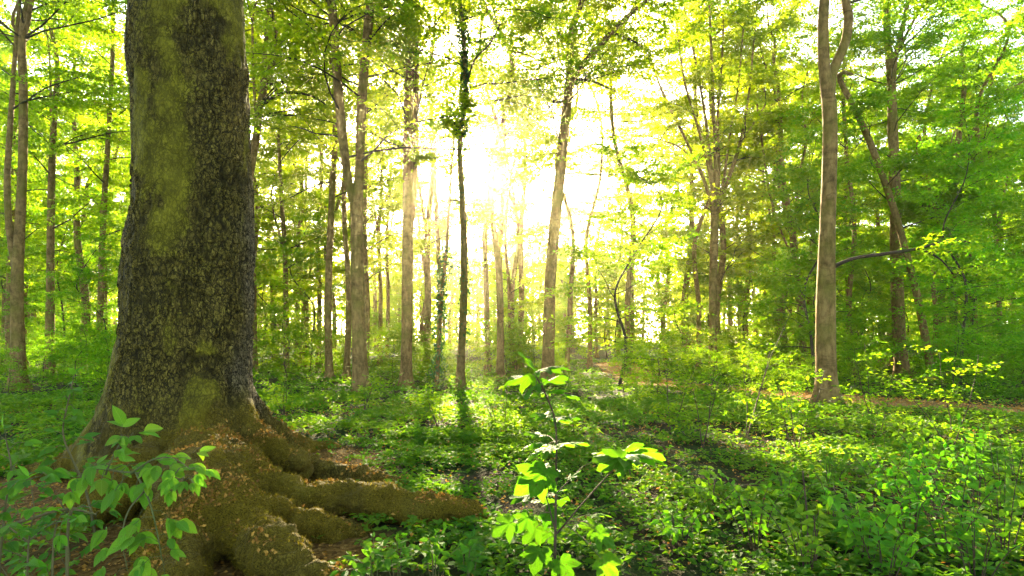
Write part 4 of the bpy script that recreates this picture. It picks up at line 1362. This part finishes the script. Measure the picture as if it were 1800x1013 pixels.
# photo x, y of the leaf's joint, tip x, y, size in pixels, depth offset, view: u = seen edge-on from the side, d = hanging face
SL = [(935, 662, 870, 668, 70, 0, 'u'), (945, 655, 925, 632, 60, .2, 'u'), (950, 650, 1000, 640, 62, -.1, 'u'), (955, 672, 1010, 655, 60, .1, 'u'), (945, 675, 905, 690, 45, -.1, 'u'), (962, 690, 990, 680, 45, 0, 'u'), (960, 690, 915, 688, 40, .1, 'u'), (985, 692, 1045, 696, 45, 0, 'u'),
      (975, 735, 1010, 728, 55, 0, 'u'), (968, 730, 905, 728, 48, .1, 'u'), (972, 738, 1035, 732, 45, .1, 'u'), (955, 765, 880, 758, 42, .2, 'u'),
      (970, 785, 910, 795, 62, 0, 'u'), (968, 782, 930, 778, 58, .1, 'u'), (975, 785, 865, 795, 62, -.1, 'u'), (985, 780, 1040, 776, 60, .1, 'u'),
      (1100, 800, 1150, 788, 85, -.1, 'u'), (1098, 805, 1080, 808, 80, -.2, 'h'), (1095, 800, 1050, 785, 70, 0, 'u'), (1105, 796, 1188, 785, 80, 0, 'u'), (1095, 798, 1110, 775, 60, .1, 'u'), (1098, 803, 1060, 800, 80, -.15, 'u'),
      (955, 830, 892, 862, 95, 0, 'h'), (960, 825, 935, 860, 82, -.1, 'h'), (965, 820, 905, 830, 80, .1, 'u'), (965, 870, 995, 860, 40, .1, 'u'), (1000, 842, 1010, 835, 35, 0, 'u'),
      (930, 875, 870, 872, 50, .1, 'u'), (990, 880, 930, 872, 70, .15, 'u'), (900, 918, 842, 938, 62, 0, 'h'), (930, 908, 900, 935, 55, 0, 'h'), (945, 925, 915, 948, 60, .05, 'h'), (960, 900, 990, 925, 60, .05, 'h'), (960, 935, 975, 955, 38, .1, 'h'),
      (950, 965, 935, 1012, 72, -.1, 'd'), (985, 985, 1000, 1013, 68, -.1, 'd'), (1050, 935, 1085, 955, 66, 0, 'h'), (1048, 930, 1030, 920, 50, .1, 'h'), (1052, 930, 1075, 915, 48, .1, 'u'), (1060, 985, 1085, 1020, 72, -.1, 'd'), (1010, 925, 1040, 905, 45, .2, 'u'), (905, 950, 870, 960, 40, .3, 'u'), (1040, 905, 1075, 898, 40, .2, 'u')]
stems_pts = np.vstack([main, br1, br2, br3])
for (jx, jy, tx, ty, s, dd, mode) in SL:
    d_l = D0 + dd
    p = at(jx, jy, d_l); q = at(tx, ty, d_l)
    v = q - p
    size = s / F * d_l * (.86 if mode == 'u' else .68)
    if mode == 'u':
        ld = unit(v) * .85 + np.array([0, r.uniform(-.6, .6), r.normal(0, .08)])
        nn_ = np.array([r.normal(0, .15), r.uniform(-.15, .5), 1])
    elif mode == 'h':
        ld = unit(v) + np.array([0, -.25, -.1])
        nn_ = np.array([r.normal(0, .2), -.75, .75])
    else:
        ld = unit(v) + np.array([0, -.15, 0])
        nn_ = np.array([r.normal(0, .15), -1.0, .35])
    near_i = np.argmin(np.linalg.norm(stems_pts - p, axis=1))
    a_ = stems_pts[near_i]
    pe = tube(np.array([a_, (a_ + p) / 2 + [0, 0, .012], p + unit(ld) * size * .1]) - base, [.0022, .0016, .0013], 4)
    lf = add_leaf(syc, SY[int(r.integers(3))], p, ld, nn_, size, base)
    put('leaf_stalk', make_mesh('leaf_stalk', *pe, M_stem), syc)

# centre bottom: herbs beside the root tips
for q, (px, d, h, lab) in enumerate([(700, 3.95, .28, 'bright leafy herb at the foot of the long root'), (765, 4.0, .30, 'taller leafy herb left of the sycamore sapling'), (820, 3.9, .28, 'leafy herb at the lower edge just before the sycamore sapling'), (655, 3.9, .22, 'small leafy herb on the orange litter')]):
    b_ = gp(px, d)
    rr_ = np.random.default_rng(320 + q)
    st = []
    for w_ in range(6):
        a_ = rr_.uniform(0, 6.28); sp_ = rr_.uniform(.05, .22)
        t_ = b_ + [math.cos(a_) * sp_, math.sin(a_) * sp_, h * rr_.uniform(.6, 1.1)]
        st.append(([b_ + [math.cos(a_) * .03, math.sin(a_) * .03, -.02], (b_ + t_) / 2 + [0, 0, .05], t_], .004))
    leafy_plant('leafy_herb', lab, 'herb', st, .075, 320 + q, 'herbs by the root tips', step=.06, t0=.4, compound=False, droop=.15)

# right foreground: dogwood-like saplings
DW = [(1330, 4.6, .55, 'low dogwood sapling at the lower edge right of the sycamore'), (1420, 4.1, .52, 'dogwood sapling at the lower edge with a bare stick beside it'), (1520, 4.2, .55, 'broad low dogwood in the middle of the lower right'),
      (1600, 4.6, .80, 'bushy dogwood standing tallest in the lower right'), (1680, 4.3, .72, 'dogwood with long bare red-brown stem in the lower right'), (1765, 4.4, .85, 'dogwood sapling cut by the right edge, lower one'),
      (1720, 5.6, .82, 'tall dogwood sapling in front of the path'), (1790, 6.2, .8, 'dogwood sapling at the right edge below the path'), (1640, 6.4, .72, 'dogwood sapling in front of the path below the tall straight tree'),
      (1560, 5.6, .6, 'mid-sized dogwood behind the broad low one'), (1460, 6.0, .45, 'small dogwood below the foot of the stout tree'), (1250, 5.5, .42, 'small sapling between the sycamore and the dogwoods'),
      (1470, 4.9, .5, 'dogwood filling the gap behind the two sticks'), (1635, 5.3, .62, 'dogwood between the bushy one and the path-side ones'), (1555, 3.95, .42, 'lowest dogwood at the bottom edge of the lower right'),
      (1715, 3.95, .5, 'dogwood at the bottom edge near the right corner'), (1385, 5.4, .4, 'low dogwood left of the two sticks'), (1190, 4.6, .34, 'knee-high sapling just right of the sycamore leaves')]
for q, (px, d, h, lab) in enumerate(DW):
    b_ = gp(px, d)
    rr_ = np.random.default_rng(340 + q)
    st = []
    for w_ in range(8):
        a_ = rr_.uniform(0, 6.28); sp_ = rr_.uniform(.08, .5) * (.6 + .5 * h)
        t_ = b_ + [math.cos(a_) * sp_, math.sin(a_) * sp_, h * rr_.uniform(.55, 1.05)]
        st.append(([b_ + [math.cos(a_) * .03, math.sin(a_) * .03, -.02], (b_ * .45 + t_ * .55) + [0, 0, .08], t_], .005))
    leafy_plant('dogwood_sapling', lab, 'sapling', st, float(rr_.uniform(.058, .092)), 340 + q, 'dogwood saplings on the right', step=.062, t0=.35, compound=False, droop=.2, mat=M_redstem, tint=tuple(np.array([1.1, 1.3, 1.0, 1]) * np.r_[rr_.uniform(1.0, 1.7), rr_.uniform(.95, 1.15), .7, 1]), maxl=150)
# sparse saplings in the middle ground
MS = [(1310, 9.0, 1.9, 'thin wispy sapling between the fan tree and the stout tree, in front'), (1235, 8.4, 1.3, 'wispy sapling right of the sycamore in mid-ground'), (1180, 9.5, 1.1, 'low wispy sapling below the dark young beech'), (1400, 8.2, 1.2, 'wispy sapling before the foot of the stout tree'),
      (1545, 9.5, 1.5, 'thin sapling in front of the path beside the stout tree'), (1670, 8.6, 1.5, 'sapling standing before the bare sunlit path'), (640, 12.5, .8, 'small sapling below the forked beech'), (880, 9.5, .9, 'small leafy sapling left of the sycamore top'), (770, 10.5, .8, 'small sapling below the ivy-wrapped stem'), (500, 11.5, .8, 'small sapling right of the giant beech')]
for q, (px, d, h, lab) in enumerate(MS):
    b_ = gp(px, d)
    r2 = np.random.default_rng(360 + q)
    root = thing('wispy_sapling', lab, 'sapling', b_, 'wispy saplings of the mid-ground')
    gb, lv = Geo(), Leaves()
    for w_ in range(3):
        P = grow(r2, b_ - [0, 0, .03], (r2.normal(0, .25), r2.normal(0, .25), 1), h * r2.uniform(.7, 1.1), 7, .08, .02)
        gb.add(*tube(P, np.linspace(.009, .003, 7), 5))
        for t_ in range(6):
            p_, dd_ = pick(P, np.array([r2.uniform(.25, 1)]))
            a_ = r2.uniform(0, 6.28)
            sp_ = grow(r2, p_[0], (math.cos(a_), math.sin(a_), .35), h * .28, 4, .12, -.03)
            gb.add(*tube(sp_, [.004, .003, .003, .002], 3))
            twigs(r2, lv, sp_, .1, 4, .2, 6, .07, flat=.4)
    V, Fc = gb.arrays()
    put('stem', make_mesh('stem', V - b_, Fc, M_redstem), root)
    put('foliage', lv.mesh('foliage', M_under, b_), root, kind='stuff')
# bare sticks
for q, (px0, d, px1, py1, lab) in enumerate([(1420, 4.1, 1411, 828, 'bare brown stick standing upright among the right dogwoods'), (1432, 4.05, 1430, 905, 'shorter bare stick beside the upright one'), (1105, 6.6, 1105, 822, 'dried thin stalk beside the sycamore leaves')]):
    b_ = gp(px0, d)
    P = spline(np.array([b_ - [0, 0, .05], (b_ + at(px1, py1, d)) / 2 + [.015, 0, 0], at(px1, py1, d)]), 12)
    V, Fc = tube(P - b_, np.linspace(.008, .005, 12), 6)
    put('bare_stick', make_mesh('bare_stick', V, Fc, M_redstem), loc=tuple(b_), label=lab, category='stick')

# ------------------------------------------------------------------ haze: one even body of air round the whole place
m, nt, out = new_mat('haze')
pv = N_(nt, 'ShaderNodeVolumePrincipled')
pv.inputs['Color'].default_value = (1.0, .91, .55, 1)
pv.inputs['Density'].default_value = .0008
pv.inputs['Anisotropy'].default_value = .89
nt.links.new(pv.outputs[0], out.inputs['Volume'])
x0, x1, y0, y1, z0, z1 = -445, 445, -435, 455, -2, 33
hv = np.array([(x, y, z) for x in (x0, x1) for y in (y0, y1) for z in (z0, z1)], float)
hf = np.array([(0, 1, 3, 2), (4, 6, 7, 5), (0, 4, 5, 1), (2, 3, 7, 6), (0, 2, 6, 4), (1, 5, 7, 3)])
put('haze', make_mesh('haze', hv, hf, m, smooth=False), kind='stuff', label='thin sunlit morning haze filling the wood', category='haze')
